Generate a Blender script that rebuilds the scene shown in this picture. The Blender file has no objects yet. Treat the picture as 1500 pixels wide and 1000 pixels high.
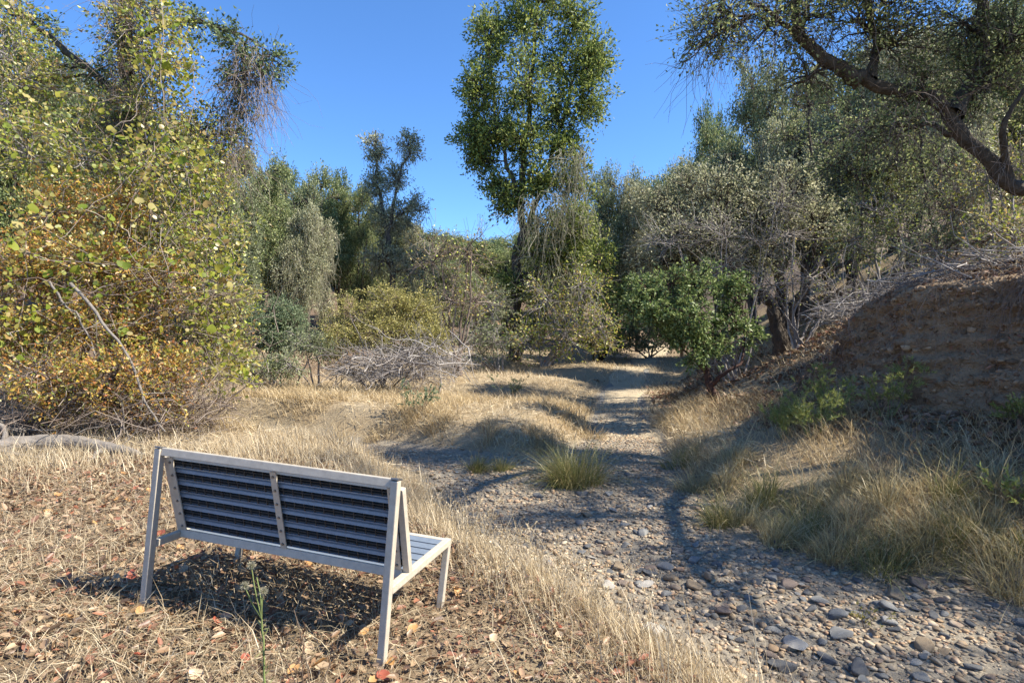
import bpy, bmesh, math
import numpy as np
from mathutils import Vector, Matrix

S = bpy.context.scene
COL = S.collection
RNG = np.random.default_rng(7)

# ------------------------------------------------------------------ camera, sky, sun, exposure
F_PX, CAM_Z, HOR = 842.0, 1.382, 502.6
cam = bpy.data.cameras.new('camera')
cam.sensor_width = 36.0
cam.lens = F_PX / 1500.0 * 36.0
cam.shift_y = (HOR - 500.0) / 1500.0
cam.clip_end = 2000
cam_o = bpy.data.objects.new('camera', cam)
cam_o.location = (0, 0, CAM_Z)
cam_o.rotation_euler = (math.radians(90), 0, 0)
COL.objects.link(cam_o)
S.camera = cam_o

SUN_EL, SUN_AZ = 47.0, -12.0          # azimuth measured from +X towards +Y
se, sa = math.radians(SUN_EL), math.radians(SUN_AZ)
SUN = np.array([math.cos(se) * math.cos(sa), math.cos(se) * math.sin(sa), math.sin(se)])
world = bpy.data.worlds.new('World')
S.world = world
world.use_nodes = True
wn = world.node_tree
sky = wn.nodes.new('ShaderNodeTexSky')
sky.sky_type = 'NISHITA'
sky.sun_disc = False
sky.sun_elevation = se
sky.sun_rotation = math.radians(90 - SUN_AZ)
sky.altitude = 0
sky.air_density = 0.7
sky.dust_density = 0.0
sky.ozone_density = 6.0
wn.nodes['Background'].inputs['Strength'].default_value = 0.15
hs = wn.nodes.new('ShaderNodeHueSaturation')
hs.inputs['Saturation'].default_value = 1.1
wn.links.new(sky.outputs[0], hs.inputs['Color'])
wn.links.new(hs.outputs[0], wn.nodes['Background'].inputs['Color'])
sl = bpy.data.lights.new('sun', 'SUN')
sl.energy = 5.0
sl.angle = math.radians(0.55)
sl.color = (1.0, 0.93, 0.80)
sun_o = bpy.data.objects.new('sun', sl)
sun_o.rotation_euler = Vector((-SUN[0], -SUN[1], -SUN[2])).to_track_quat('-Z', 'Y').to_euler()
sun_o.location = (20, 0, 30)
COL.objects.link(sun_o)
S.view_settings.view_transform = 'Standard'
S.view_settings.look = 'None'
S.view_settings.exposure = 1.18
S.view_settings.gamma = 1.0
S.cycles.max_bounces = 9
S.cycles.diffuse_bounces = 6
S.cycles.glossy_bounces = 2
S.cycles.transmission_bounces = 4
S.cycles.transparent_max_bounces = 4
S.cycles.caustics_reflective = False
S.cycles.caustics_refractive = False
S.cycles.use_denoising = True


def at(px, py, Y):
    return np.array([(px - 750) / F_PX * Y, Y, CAM_Z + (HOR - py) / F_PX * Y])


# ------------------------------------------------------------------ materials
def new_mat(name):
    m = bpy.data.materials.new(name)
    m.use_nodes = True
    nt = m.node_tree
    nt.nodes.clear()
    out = nt.nodes.new('ShaderNodeOutputMaterial')
    return m, nt, out


def ramp_node(nt, cols, interp='LINEAR'):
    r = nt.nodes.new('ShaderNodeValToRGB')
    r.color_ramp.interpolation = interp
    n = len(cols)
    while len(r.color_ramp.elements) < n:
        r.color_ramp.elements.new(0.5)
    for i, c in enumerate(cols):
        if len(c) == 4:
            r.color_ramp.elements[i].position = c[3]
        else:
            r.color_ramp.elements[i].position = i / max(1, n - 1)
        r.color_ramp.elements[i].color = (c[0], c[1], c[2], 1)
    return r


def leaf_mat(name, cols, trans=0.35, gloss=0.04, rough=0.45, interp='LINEAR', gain=1.0, warm=(1.06, 1., .86)):
    """thin foliage: colour differs from leaf to leaf, light passes through"""
    m, nt, out = new_mat(name)
    g = nt.nodes.new('ShaderNodeNewGeometry')
    r = ramp_node(nt, [tuple(min(.7, v * gain * w_) for v, w_ in zip(c[:3], warm)) + tuple(c[3:]) for c in cols], interp)
    nt.links.new(g.outputs['Random Per Island'], r.inputs[0])
    d = nt.nodes.new('ShaderNodeBsdfDiffuse')
    t = nt.nodes.new('ShaderNodeBsdfTranslucent')
    nt.links.new(r.outputs[0], d.inputs[0])
    nt.links.new(r.outputs[0], t.inputs[0])
    mx = nt.nodes.new('ShaderNodeMixShader')
    mx.inputs[0].default_value = trans
    nt.links.new(d.outputs[0], mx.inputs[1])
    nt.links.new(t.outputs[0], mx.inputs[2])
    last = mx
    if gloss > 0:
        gl = nt.nodes.new('ShaderNodeBsdfGlossy')
        gl.inputs['Roughness'].default_value = rough
        gl.inputs[0].default_value = (1, 1, 1, 1)
        m2 = nt.nodes.new('ShaderNodeMixShader')
        m2.inputs[0].default_value = gloss
        nt.links.new(mx.outputs[0], m2.inputs[1])
        nt.links.new(gl.outputs[0], m2.inputs[2])
        last = m2
    nt.links.new(last.outputs[0], out.inputs[0])
    return m


def rough_mat(name, cols, scale=6.0, detail=6.0, bump=0.4, bscale=None, rough=0.9, island=False, stretch=None, dist=0.02):
    """bark, soil, stone: noise-driven colour and bump"""
    m, nt, out = new_mat(name)
    tc = nt.nodes.new('ShaderNodeTexCoord')
    src = tc.outputs['Object']
    if stretch:
        mp = nt.nodes.new('ShaderNodeMapping')
        mp.inputs['Scale'].default_value = stretch
        nt.links.new(src, mp.inputs[0])
        src = mp.outputs[0]
    n = nt.nodes.new('ShaderNodeTexNoise')
    n.inputs['Scale'].default_value = scale
    n.inputs['Detail'].default_value = detail
    n.inputs['Roughness'].default_value = 0.65
    nt.links.new(src, n.inputs['Vector'])
    r = ramp_node(nt, cols)
    fac = n.outputs[0]
    if island:
        g = nt.nodes.new('ShaderNodeNewGeometry')
        ma = nt.nodes.new('ShaderNodeMath')
        ma.operation = 'MULTIPLY_ADD'
        ma.inputs[1].default_value = 0.28
        nt.links.new(n.outputs[0], ma.inputs[0])
        m3 = nt.nodes.new('ShaderNodeMath')
        m3.operation = 'MULTIPLY'
        m3.inputs[1].default_value = 0.86
        nt.links.new(g.outputs['Random Per Island'], m3.inputs[0])
        nt.links.new(m3.outputs[0], ma.inputs[2])
        fac = ma.outputs[0]
    nt.links.new(fac, r.inputs[0])
    p = nt.nodes.new('ShaderNodeBsdfPrincipled')
    p.inputs['Roughness'].default_value = rough
    p.inputs['Specular IOR Level'].default_value = 0.25
    nt.links.new(r.outputs[0], p.inputs['Base Color'])
    if bump:
        n2 = nt.nodes.new('ShaderNodeTexNoise')
        n2.inputs['Scale'].default_value = bscale or scale * 4
        n2.inputs['Detail'].default_value = 5
        nt.links.new(src, n2.inputs['Vector'])
        b = nt.nodes.new('ShaderNodeBump')
        b.inputs['Strength'].default_value = bump
        b.inputs['Distance'].default_value = dist
        nt.links.new(n2.outputs[0], b.inputs['Height'])
        nt.links.new(b.outputs[0], p.inputs['Normal'])
    nt.links.new(p.outputs[0], out.inputs[0])
    return m


M = {}
M['bark'] = rough_mat('bark', [(.035, .027, .022), (.10, .082, .066), (.20, .175, .15)], 9, 7, .8, 30, stretch=(1, 1, .35))
M['bark_dark'] = rough_mat('bark_dark', [(.025, .019, .015), (.085, .068, .052), (.20, .17, .135)], 11, 9, 1.0, 26, stretch=(1, 1, .6), dist=.05)
M['bark_red'] = rough_mat('bark_red', [(.03, .016, .013), (.07, .038, .03), (.14, .095, .08)], 12, 6, .5, 30)
M['twig_grey'] = rough_mat('twig_grey', [(.13, .11, .10), (.26, .23, .21), (.40, .37, .34)], 3, 4, 0, island=True)
M['twig_brown'] = rough_mat('twig_brown', [(.08, .058, .046), (.19, .145, .115), (.34, .28, .235)], 3, 4, 0, island=True)
M['deadwood'] = rough_mat('deadwood', [(.07, .058, .048), (.20, .175, .15), (.33, .30, .265)], 14, 10, 1.0, 40, stretch=(.3, 1, 1))
M['lichen'] = leaf_mat('lichen', [(.20, .20, .16), (.36, .36, .30), (.48, .48, .42)], .3, 0)
M['oak'] = leaf_mat('oak_leaf', [(.030, .042, .020), (.062, .085, .036), (.11, .135, .062), (.20, .21, .11)], .42, .02, gain=2.50)
M['oak_grey'] = leaf_mat('oak_grey_leaf', [(.075, .09, .058), (.15, .165, .105), (.24, .25, .175), (.33, .33, .25)], .42, .02, gain=1.85)
M['oak_dark'] = leaf_mat('oak_dark_leaf', [(.022, .034, .019), (.05, .072, .036), (.10, .13, .06)], .42, .02, gain=2.70)
M['oak_cool'] = leaf_mat('oak_cool_leaf', [(.045, .058, .035), (.10, .122, .07), (.17, .19, .12)], .42, .02, gain=2.30)
M['bay'] = leaf_mat('bay_leaf', [(.028, .042, .015), (.062, .09, .026), (.12, .155, .042), (.22, .235, .07)], .42, .02, gain=2.00)
M['manzanita'] = leaf_mat('manzanita_leaf', [(.045, .075, .03), (.095, .145, .055), (.16, .22, .09), (.26, .31, .14)], .42, .02, gain=1.3)
M['coyote'] = leaf_mat('coyote_leaf', [(.10, .105, .04), (.20, .20, .075), (.30, .285, .11), (.38, .35, .16)], .42, .02, gain=1.40)
M['greyshrub'] = leaf_mat('greyshrub_leaf', [(.05, .075, .045), (.10, .135, .085), (.16, .20, .13)], .42, .02, gain=1.80)
M['gold'] = leaf_mat('gold_leaf', [(.10, .14, .03), (.19, .23, .045), (.38, .30, .05), (.42, .20, .06), (.22, .20, .04), (.32, .12, .05), (.34, .24, .05), (.42, .38, .12), (.34, .16, .07), (.16, .19, .045)], .4, .04, gain=1.40)
M['vinegreen'] = leaf_mat('vine_small_leaf', [(.09, .135, .025), (.19, .25, .04), (.31, .36, .06), (.42, .42, .11), (.36, .25, .11), (.16, .21, .04), (.24, .13, .07)], .4, .04, gain=1.35)
M['brownleaf'] = leaf_mat('brown_leaf', [(.12, .07, .045), (.24, .155, .11), (.36, .27, .21), (.20, .14, .08)], .3, .02)
M['grape'] = leaf_mat('grape_leaf', [(.15, .22, .03), (.26, .31, .045), (.36, .36, .07), (.44, .40, .14), (.36, .27, .10)], .5, .05)
M['thistleleaf'] = leaf_mat('thistle_leaf', [(.16, .18, .08), (.26, .27, .14)], .3, .02)
M['herb'] = leaf_mat('herb_leaf', [(.10, .13, .045), (.15, .19, .06), (.22, .26, .09), (.26, .24, .11)], .35, .04, gain=1.5)
M['straw'] = leaf_mat('straw', [(.27, .205, .125), (.43, .345, .225), (.54, .45, .31), (.62, .54, .40)], .3, .03, gain=1.15, warm=(1., .98, .93))
M['thatch'] = leaf_mat('thatch', [(.16, .115, .07), (.28, .21, .13), (.40, .32, .20), (.48, .40, .28)], .2, .02, warm=(1, 1, 1))
M['straw_dull'] = leaf_mat('straw_dull', [(.19, .14, .08), (.37, .28, .16), (.50, .40, .24), (.60, .50, .33)], .3, .02, gain=1.15, warm=(1., .98, .93))
M['tussock'] = leaf_mat('tussock_blade', [(.22, .18, .09), (.38, .32, .17), (.52, .44, .25), (.60, .52, .33)], .3, .03, warm=(1., .98, .93))
M['tussock_green'] = leaf_mat('tussock_green_blade', [(.10, .125, .045), (.19, .205, .075), (.30, .28, .13), (.42, .36, .20)], .3, .03)
M['litter'] = leaf_mat('litter_leaf', [(.09, .06, .042), (.22, .135, .08), (.31, .21, .13), (.40, .305, .20), (.28, .115, .07), (.15, .10, .072), (.30, .215, .14)], .15, .03, warm=(1., .98, .93))
M['litter_dark'] = leaf_mat('litter_dark_leaf', [(.11, .07, .045), (.22, .14, .095), (.33, .23, .16), (.26, .12, .08)], .1, .03, warm=(1., .98, .93))
M['redleaf'] = leaf_mat('red_leaf', [(.26, .06, .045), (.38, .12, .07)], .2, .03, warm=(1., .98, .93))
M['orangeleaf'] = leaf_mat('orange_leaf', [(.44, .22, .08), (.50, .31, .14)], .2, .03, warm=(1., .98, .93))
M['tanleaf'] = leaf_mat('tan_leaf', [(.42, .30, .19), (.54, .42, .29)], .2, .03, warm=(1., .98, .93))

STONE_COLS = [tuple(min(.6, v * w_) for v, w_ in zip(c, (1.5, 1.3, 1.06))) for c in [(.06, .062, .066), (.11, .112, .115), (.17, .165, .155), (.14, .115, .09), (.23, .215, .19), (.27, .205, .14), (.15, .15, .14), (.38, .35, .30), (.20, .14, .105), (.30, .27, .22)]]
M['gravel'] = rough_mat('gravel', STONE_COLS, 14, 5, .25, 60, rough=.8, island=True, dist=.004)
for i, cs in enumerate([[(.07, .072, .075), (.15, .15, .15)], [(.15, .15, .145), (.26, .255, .24)], [(.19, .14, .09), (.33, .25, .165)], [(.26, .24, .21), (.44, .41, .36)], [(.13, .095, .075), (.24, .185, .15)]]):
    M['stone%d' % i] = rough_mat('stone_' + 'abcde'[i], [cs[0], cs[1], tuple(min(1, c * 1.25) for c in cs[1])], 9, 9, .8, 26, rough=.85, dist=.012)


# ------------------------------------------------------------------ mesh helpers
def mk(name, V, Fs, mat=None, smooth=False):
    """mesh from numpy vertex array and a list of face arrays (n,3) / (n,4)"""
    me = bpy.data.meshes.new(name)
    V = np.asarray(V, dtype=np.float32)
    Fs = [np.asarray(f, dtype=np.int32) for f in (Fs if isinstance(Fs, list) else [Fs]) if len(f)]
    me.vertices.add(len(V))
    me.vertices.foreach_set('co', V.ravel())
    nl = sum(f.size for f in Fs)
    npol = sum(len(f) for f in Fs)
    me.loops.add(nl)
    me.loops.foreach_set('vertex_index', np.concatenate([f.ravel() for f in Fs]))
    me.polygons.add(npol)
    tot = np.concatenate([np.full(len(f), f.shape[1], np.int32) for f in Fs])
    st = np.zeros(npol, np.int32)
    st[1:] = np.cumsum(tot)[:-1]
    me.polygons.foreach_set('loop_start', st)
    me.polygons.foreach_set('loop_total', tot)
    if smooth:
        me.polygons.foreach_set('use_smooth', np.ones(npol, bool))
    me.update(calc_edges=True)
    if mat:
        me.materials.append(M[mat] if isinstance(mat, str) else mat)
    return me


def merge(parts):
    """join [(V, [F..]), ...]"""
    Vs, Fs, o = [], [], 0
    for V, F in parts:
        if len(V) == 0:
            continue
        Vs.append(V)
        for f in (F if isinstance(F, list) else [F]):
            Fs.append(np.asarray(f) + o)
        o += len(V)
    return np.concatenate(Vs), Fs


def obj(name, me, parent=None, kind=None, loc=None):
    o = bpy.data.objects.new(name, me)
    COL.objects.link(o)
    if parent is not None:
        o.parent = parent
    if kind:
        o['kind'] = kind
    if loc is not None:
        o.location = loc
    return o


def tag(o, label, cat, group=None):
    o['label'] = label
    o['category'] = cat
    if group:
        o['group'] = group
    return o


def thing(name, label, cat, loc=(0, 0, 0), group=None):
    o = bpy.data.objects.new(name, None)
    o.empty_display_size = .2
    COL.objects.link(o)
    o.location = loc
    return tag(o, label, cat, group)


def part(name, VF, mat, parent, kind=None, smooth=False):
    """VF in world coordinates; stored relative to the parent's base"""
    V, F = VF
    L = np.array(parent.location)
    return obj(name, mk(name, V - L, F, mat, smooth), parent, kind)


def nrm(v):
    return v / np.maximum(np.linalg.norm(v, axis=-1, keepdims=True), 1e-9)


def tubes(P, R, sides=5, rng=RNG):
    """P (N,n,3), R (N,n) -> closed-enough tubes"""
    P = np.asarray(P, float)
    R = np.asarray(R, float)
    N, n, _ = P.shape
    T = np.empty_like(P)
    T[:, 1:-1] = P[:, 2:] - P[:, :-2]
    T[:, 0] = P[:, 1] - P[:, 0]
    T[:, -1] = P[:, -1] - P[:, -2]
    T = nrm(T)
    mean = nrm(P[:, -1] - P[:, 0])
    ref = np.where(np.abs(mean[:, 2:3]) < .8, np.array([[0, 0, 1.]]), np.array([[1., 0, 0]]))
    A = nrm(np.cross(T, ref[:, None, :]))
    B = np.cross(T, A)
    th = np.linspace(0, 2 * np.pi, sides, endpoint=False)
    V = P[:, :, None, :] + R[:, :, None, None] * (np.cos(th)[None, None, :, None] * A[:, :, None, :] + np.sin(th)[None, None, :, None] * B[:, :, None, :])
    V = V.reshape(-1, 3)
    b = (np.arange(N) * n * sides)[:, None, None] + (np.arange(n - 1) * sides)[None, :, None]
    k = np.arange(sides)[None, None, :]
    k2 = (k + 1) % sides
    F = np.stack([b + k, b + k2, b + sides + k2, b + sides + k], -1).reshape(-1, 4)
    return V, [F]


def resample(pts, n, jit=0.0, rng=RNG):
    """Catmull-Rom through the points"""
    pts = np.asarray(pts, float)
    m = len(pts)
    Q = np.vstack([2 * pts[0] - pts[1], pts, 2 * pts[-1] - pts[-2]])
    t = np.linspace(0, m - 1, n)
    i = np.minimum(t.astype(int), m - 2)
    f = (t - i)[:, None]
    p0, p1, p2, p3 = Q[i], Q[i + 1], Q[i + 2], Q[i + 3]
    out = .5 * (2 * p1 + (p2 - p0) * f + (2 * p0 - 5 * p1 + 4 * p2 - p3) * f ** 2 + (3 * p1 - p0 - 3 * p2 + p3) * f ** 3)
    if jit:
        j = rng.normal(0, jit, out.shape)
        j[0] = 0
        out = out + j
    return out


def sprout(P, R, k, t0, t1, L, ang, n, rng, wig=.25, up=0., rr=.6, rmin=.003, rtip=.35, shorten=0.3):
    N, m, _ = P.shape
    idx = np.repeat(np.arange(N), k)
    t = rng.uniform(t0, t1, N * k)
    s = t * (m - 1)
    i = np.minimum(s.astype(int), m - 2)
    f = (s - i)[:, None]
    pos = P[idx, i] * (1 - f) + P[idx, i + 1] * f
    tan = nrm(P[idx, i + 1] - P[idx, i])
    r0 = R[idx, i] * (1 - f[:, 0]) + R[idx, i + 1] * f[:, 0]
    v = rng.normal(size=(N * k, 3))
    v = nrm(v - (v * tan).sum(1, keepdims=True) * tan)
    a = np.radians(rng.uniform(ang[0], ang[1], N * k))[:, None]
    d = np.cos(a) * tan + np.sin(a) * v
    d[:, 2] += up
    d = nrm(d)
    ln = rng.uniform(L[0], L[1], N * k) * (1 - shorten * t)
    st = (ln / (n - 1))[:, None]
    out = np.empty((N * k, n, 3))
    out[:, 0] = pos
    for j in range(1, n):
        d = d + rng.normal(0, wig, d.shape)
        d[:, 2] += up * .3
        d = nrm(d)
        out[:, j] = out[:, j - 1] + d * st
    rb = np.maximum(r0 * rr, rmin)
    rad = rb[:, None] * np.linspace(1, rtip, n)[None]
    return out, rad


def along(P, k, t0, t1, rng):
    """k random points and tangents along each polyline"""
    N, m, _ = P.shape
    idx = np.repeat(np.arange(N), k)
    s = rng.uniform(t0, t1, N * k) * (m - 1)
    i = np.minimum(s.astype(int), m - 2)
    f = (s - i)[:, None]
    return P[idx, i] * (1 - f) + P[idx, i + 1] * f, nrm(P[idx, i + 1] - P[idx, i])


def leaves(pos, d, L, Wd, rng, fold=.25, upn=.6, kind='diamond'):
    N = len(pos)
    n = nrm(rng.normal(size=(N, 3)) + np.array([0, 0, upn]))
    d = nrm(d)
    s = nrm(np.cross(d, n))
    n = np.cross(s, d)
    L = np.broadcast_to(L, (N,))[:, None]
    Wd = np.broadcast_to(Wd, (N,))[:, None]
    if kind == 'diamond':
        V = np.stack([pos, pos + d * L * .5 - s * Wd * .5 + n * Wd * fold, pos + d * L, pos + d * L * .5 + s * Wd * .5 + n * Wd * fold], 1).reshape(-1, 3)
        b = np.arange(N)[:, None] * 4
        return V, [np.concatenate([b + np.array([[0, 1, 2]]), b + np.array([[0, 2, 3]])])]
    # oval, folded on its midrib, tip curled
    c = n * Wd * fold
    V = np.stack([pos, pos + d * L * .3 - s * Wd * .5 + c, pos + d * L * .72 - s * Wd * .4 + c * .9, pos + d * L + c * .6,
                  pos + d * L * .72 + s * Wd * .4 + c * .9, pos + d * L * .3 + s * Wd * .5 + c], 1).reshape(-1, 3)
    b = np.arange(N)[:, None] * 6
    return V, [np.concatenate([b + np.array([[0, 1, 2, 3]]), b + np.array([[0, 3, 4, 5]])])]


def blades(pos, h, w, lean, bend, droop, segs, rng):
    """grass blades rooted at pos; lean (N,2) unit horizontal"""
    N = len(pos)
    ph = rng.uniform(0, 2 * np.pi, N)
    side = np.stack([np.cos(ph), np.sin(ph), np.zeros(N)], 1)
    ld = np.concatenate([lean, np.zeros((N, 1))], 1)
    rows = []
    h = np.broadcast_to(h, (N,))
    w = np.broadcast_to(w, (N,))
    for j in range(segs):
        s = j / segs
        c = pos + ld * (bend * h * s ** 1.6)[:, None] + np.array([0, 0, 1.]) * (h * (s - droop * s * s))[:, None]
        hw = (w * .5 * (1 - .75 * s))[:, None]
        rows += [c - side * hw, c + side * hw]
    s = 1
    rows.append(pos + ld * (bend * h)[:, None] + np.array([0, 0, 1.]) * (h * (1 - droop))[:, None])
    V = np.stack(rows, 1).reshape(-1, 3)
    nv = 2 * segs + 1
    b = np.arange(N)[:, None] * nv
    Q = [b + np.array([[2 * j, 2 * j + 1, 2 * j + 3, 2 * j + 2]]) for j in range(segs - 1)]
    T = b + np.array([[2 * segs - 2, 2 * segs - 1, 2 * segs]])
    return V, ([np.concatenate(Q)] if Q else []) + [T]


# ------------------------------------------------------------------ terrain
_k = np.random.default_rng(3)
_fr = [(_k.normal(size=2), _k.uniform(0, 6.28)) for _ in range(40)]


def wob(x, y, f, n0=0, n=6):
    z = 0
    for i in range(n0, n0 + n):
        k, p = _fr[i % 40]
        k = k / np.linalg.norm(k) * f * (0.7 + .15 * (i - n0))
        z = z + np.sin(k[0] * x + k[1] * y + p)
    return z / n


def sm(a, b, x):
    t = np.clip((x - a) / (b - a), 0, 1)
    return t * t * (3 - 2 * t)


PY = [-20, 0, 2.5, 3.5, 5, 7, 8.5, 10, 14, 20, 30, 45, 90]
PX = [7, 4.6, 3.2, 2.5, 1.15, .5, 1.6, 1.95, 2.6, 4.2, 7.5, 12, 26]
PW = [1.6, 1.6, 1.6, 1.6, 1.45, 1.5, .6, .45, .5, .5, .6, 1, 1]
ZY = [-20, 0, 3, 5, 7, 10, 14, 20, 30, 45, 70, 100]
ZZ = [-.6, -.5, -.45, -.38, -.30, -.15, 0, .35, .95, 2.4, 8, 15]
ARM = np.array([[.3, 7.2], [-1.4, 8.0], [-2.6, 8.6], [-4.4, 9.3], [-8, 10.4], [-14, 12.5]])


def arm_dist(x, y):
    d = np.full(np.shape(x), 1e9)
    for a, b in zip(ARM[:-1], ARM[1:]):
        ab = b - a
        t = np.clip(((x - a[0]) * ab[0] + (y - a[1]) * ab[1]) / (ab @ ab), 0, 1)
        d = np.minimum(d, np.hypot(x - a[0] - t * ab[0], y - a[1] - t * ab[1]))
    return d


def chan(x, y):
    """signed distance outside the creek / path channel"""
    return np.abs(x - np.interp(y, PY, PX)) - np.interp(y, PY, PW) + .12 * wob(x, y, 2.6, 4)


def cut_x(y):
    return 4.62 + (8.8 - y) * .27 + .16 * np.sin(y * 2.3) + .07 * np.sin(y * 6.1 + 1)


def H(x, y):
    x = np.asarray(x, float)
    y = np.asarray(y, float)
    zc = np.interp(y, ZY, ZZ)
    d = x - np.interp(y, PY, PX)
    hw = np.interp(y, PY, PW) - .12 * wob(x, y, 2.6, 4)
    tr = np.maximum(d - hw - 1.1 * sm(9.5, 13, y), 0)
    tl = np.maximum(-d - hw, 0)
    # right: creek edge, grass slope, eroded cut bank, hillside
    sl_r = .30 + .26 * sm(8.5, 12, y)
    zr = .10 * sm(0, .35, tr) + sl_r * np.minimum(tr, 9) + .22 * np.maximum(tr - 9, 0)
    xc = cut_x(y)
    st = 1.35 * sm(9.3, 7.3, y) * sm(-2, 2.5, y)
    zr = zr + st * sm(-.28, .22, x - xc) * (1 - .12 * sm(1, 4, x - xc))
    # left: bank beside the bench, flat, gentle hill
    zl = (.37 - .25 * sm(10, 13, y)) * sm(0, 1.15, tl) + .035 * np.minimum(tl, 8) + .16 * np.maximum(tl - 8.5, 0)
    zl = zl * (1 - .25 * sm(9, 13, y) * (tl < 8))
    z = zc + zr + zl
    a = arm_dist(x, y)
    armz = zc + .03
    w = sm(1.15, .5, a) * (d < 0)
    z = z * (1 - w) + np.minimum(z, armz) * w
    ub = (x + 1.8996) * math.cos(.295) - (y - 2.9447) * math.sin(.295)
    wb = sm(2.0, .95, np.hypot(x + 1.15, y - 2.95))
    z = z * (1 - wb) + (-.0525 * ub - .004) * wb
    z = z + sm(10, 13, y) * sm(34, 26, y) * (.09 * np.sin(y * 1.25 + x * .35) + .07 * np.sin(y * .8 - x * .9 + 1))
    rough = .02 + .05 * sm(0, 2, np.maximum(tr, tl))
    z = z + rough * wob(x, y, 1.1, 0) + .012 * wob(x, y, 5.5, 10) + .006 * wob(x, y, 13, 20)
    return z


def axis(segs):
    out = []
    for a, b, s in segs:
        out.append(np.arange(a, b, s))
    out.append([segs[-1][1]])
    return np.concatenate(out)


gx = axis([(-90, -30, 4), (-30, -12, .8), (-12, -5, .2), (-5, 7.5, .072), (7.5, 14, .2), (14, 34, .8), (34, 90, 4)])
gy = axis([(-30, -4, 1.5), (-4, 1.6, .25), (1.6, 10.5, .072), (10.5, 20, .16), (20, 40, .7), (40, 130, 4)])
GX, GY = np.meshgrid(gx, gy)
GZ = H(GX, GY)
nx, ny = len(gx), len(gy)
# crumbling relief on the face of the cut bank
xc = cut_x(GY)
face = sm(-.45, -.2, GX - xc) * sm(.45, .15, GX - xc) * sm(9.2, 7.8, GY) * sm(1.0, 3, GY)
lump = wob(GY * 1.0, GZ * 1.6, 6.5, 2) * .17 + wob(GY, GZ, 17, 12) * .10 + wob(GY, GZ, 41, 22) * .04
GXd = GX + face * lump
GZd = GZ + face * (wob(GX, GY, 23, 25) * .05)
idx = np.arange(nx * ny).reshape(ny, nx)
Fq = np.stack([idx[:-1, :-1], idx[:-1, 1:], idx[1:, 1:], idx[1:, :-1]], -1).reshape(-1, 4)
me = mk('ground', np.stack([GXd, GY, GZd], -1).reshape(-1, 3), [Fq], smooth=True)


def attr(me, name, vals):
    a = me.attributes.new(name, 'FLOAT', 'POINT')
    a.data.foreach_set('value', np.asarray(vals, np.float32).ravel())


ch = chan(GX, GY)
attr(me, 'bank', np.maximum(face, .8 * sm(0, .4, GX - xc + .5) * sm(9.2, 7.8, GY) * sm(.8, .2, GX - xc)))
attr(me, 'gravel', np.maximum(sm(.25, -.1, ch), sm(.75, .35, arm_dist(GX, GY)) * (GX < .8)))
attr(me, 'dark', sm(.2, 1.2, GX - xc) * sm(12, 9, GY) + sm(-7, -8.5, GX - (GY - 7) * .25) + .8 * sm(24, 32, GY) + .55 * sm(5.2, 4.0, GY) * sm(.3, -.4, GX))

m, nt, out = new_mat('ground')
tc = nt.nodes.new('ShaderNodeTexCoord')


def noise(scale, detail=6, rough=.6):
    n = nt.nodes.new('ShaderNodeTexNoise')
    n.inputs['Scale'].default_value = scale
    n.inputs['Detail'].default_value = detail
    n.inputs['Roughness'].default_value = rough
    nt.links.new(tc.outputs['Object'], n.inputs['Vector'])
    return n


def mixc(fac, a, b):
    x = nt.nodes.new('ShaderNodeMix')
    x.data_type = 'RGBA'
    nt.links.new(fac, x.inputs[0])
    nt.links.new(a, x.inputs[6])
    nt.links.new(b, x.inputs[7])
    return x.outputs[2]


def at_node(n):
    a = nt.nodes.new('ShaderNodeAttribute')
    a.attribute_name = n
    return a.outputs['Fac']


na, nb, nc = noise(1.3), noise(22, 8, .75), noise(90, 4, .7)
r1 = ramp_node(nt, [(.15, .105, .065, .25), (.30, .225, .135, .5), (.44, .35, .22, .75)])
nt.links.new(nb.outputs[0], r1.inputs[0])
r2 = ramp_node(nt, [(.20, .16, .11, .3), (.36, .29, .19, .6), (.46, .40, .29, .8)])
nt.links.new(nc.outputs[0], r2.inputs[0])
rn = ramp_node(nt, [(0, 0, 0, .35), (1, 1, 1, .65)])
nt.links.new(na.outputs[0], rn.inputs[0])
base = mixc(rn.outputs[0], r1.outputs[0], r2.outputs[0])
r3 = ramp_node(nt, [(.075, .05, .032, .28), (.20, .135, .085, .5), (.34, .245, .155, .72)])
nt.links.new(noise(5.5, 9, .7).outputs[0], r3.inputs[0])
base = mixc(at_node('bank'), base, r3.outputs[0])
r4 = ramp_node(nt, [(.10, .10, .10, .3), (.20, .195, .18, .5), (.36, .33, .28, .72)])
nt.links.new(nc.outputs[0], r4.inputs[0])
base = mixc(at_node('gravel'), base, r4.outputs[0])
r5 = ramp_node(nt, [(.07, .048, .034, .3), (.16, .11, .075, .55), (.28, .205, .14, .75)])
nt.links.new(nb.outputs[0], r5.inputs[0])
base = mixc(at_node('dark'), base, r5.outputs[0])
p = nt.nodes.new('ShaderNodeBsdfPrincipled')
p.inputs['Roughness'].default_value = .95
p.inputs['Specular IOR Level'].default_value = .15
nt.links.new(base, p.inputs['Base Color'])
bp = nt.nodes.new('ShaderNodeBump')
bp.inputs['Strength'].default_value = .8
bp.inputs['Distance'].default_value = .03
nt.links.new(nb.outputs[0], bp.inputs['Height'])
nt.links.new(bp.outputs[0], p.inputs['Normal'])
nt.links.new(p.outputs[0], out.inputs[0])
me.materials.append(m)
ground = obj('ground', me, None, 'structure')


def onground(x, y, dz=0.):
    return np.stack([x, y, H(x, y) + dz], -1)


def scatter(n, x0, x1, y0, y1, rng, dens=None):
    x = rng.uniform(x0, x1, n)
    y = rng.uniform(y0, y1, n)
    if dens is not None:
        k = rng.uniform(0, 1, n) < dens(x, y)
        x, y = x[k], y[k]
    return x, y


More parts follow.
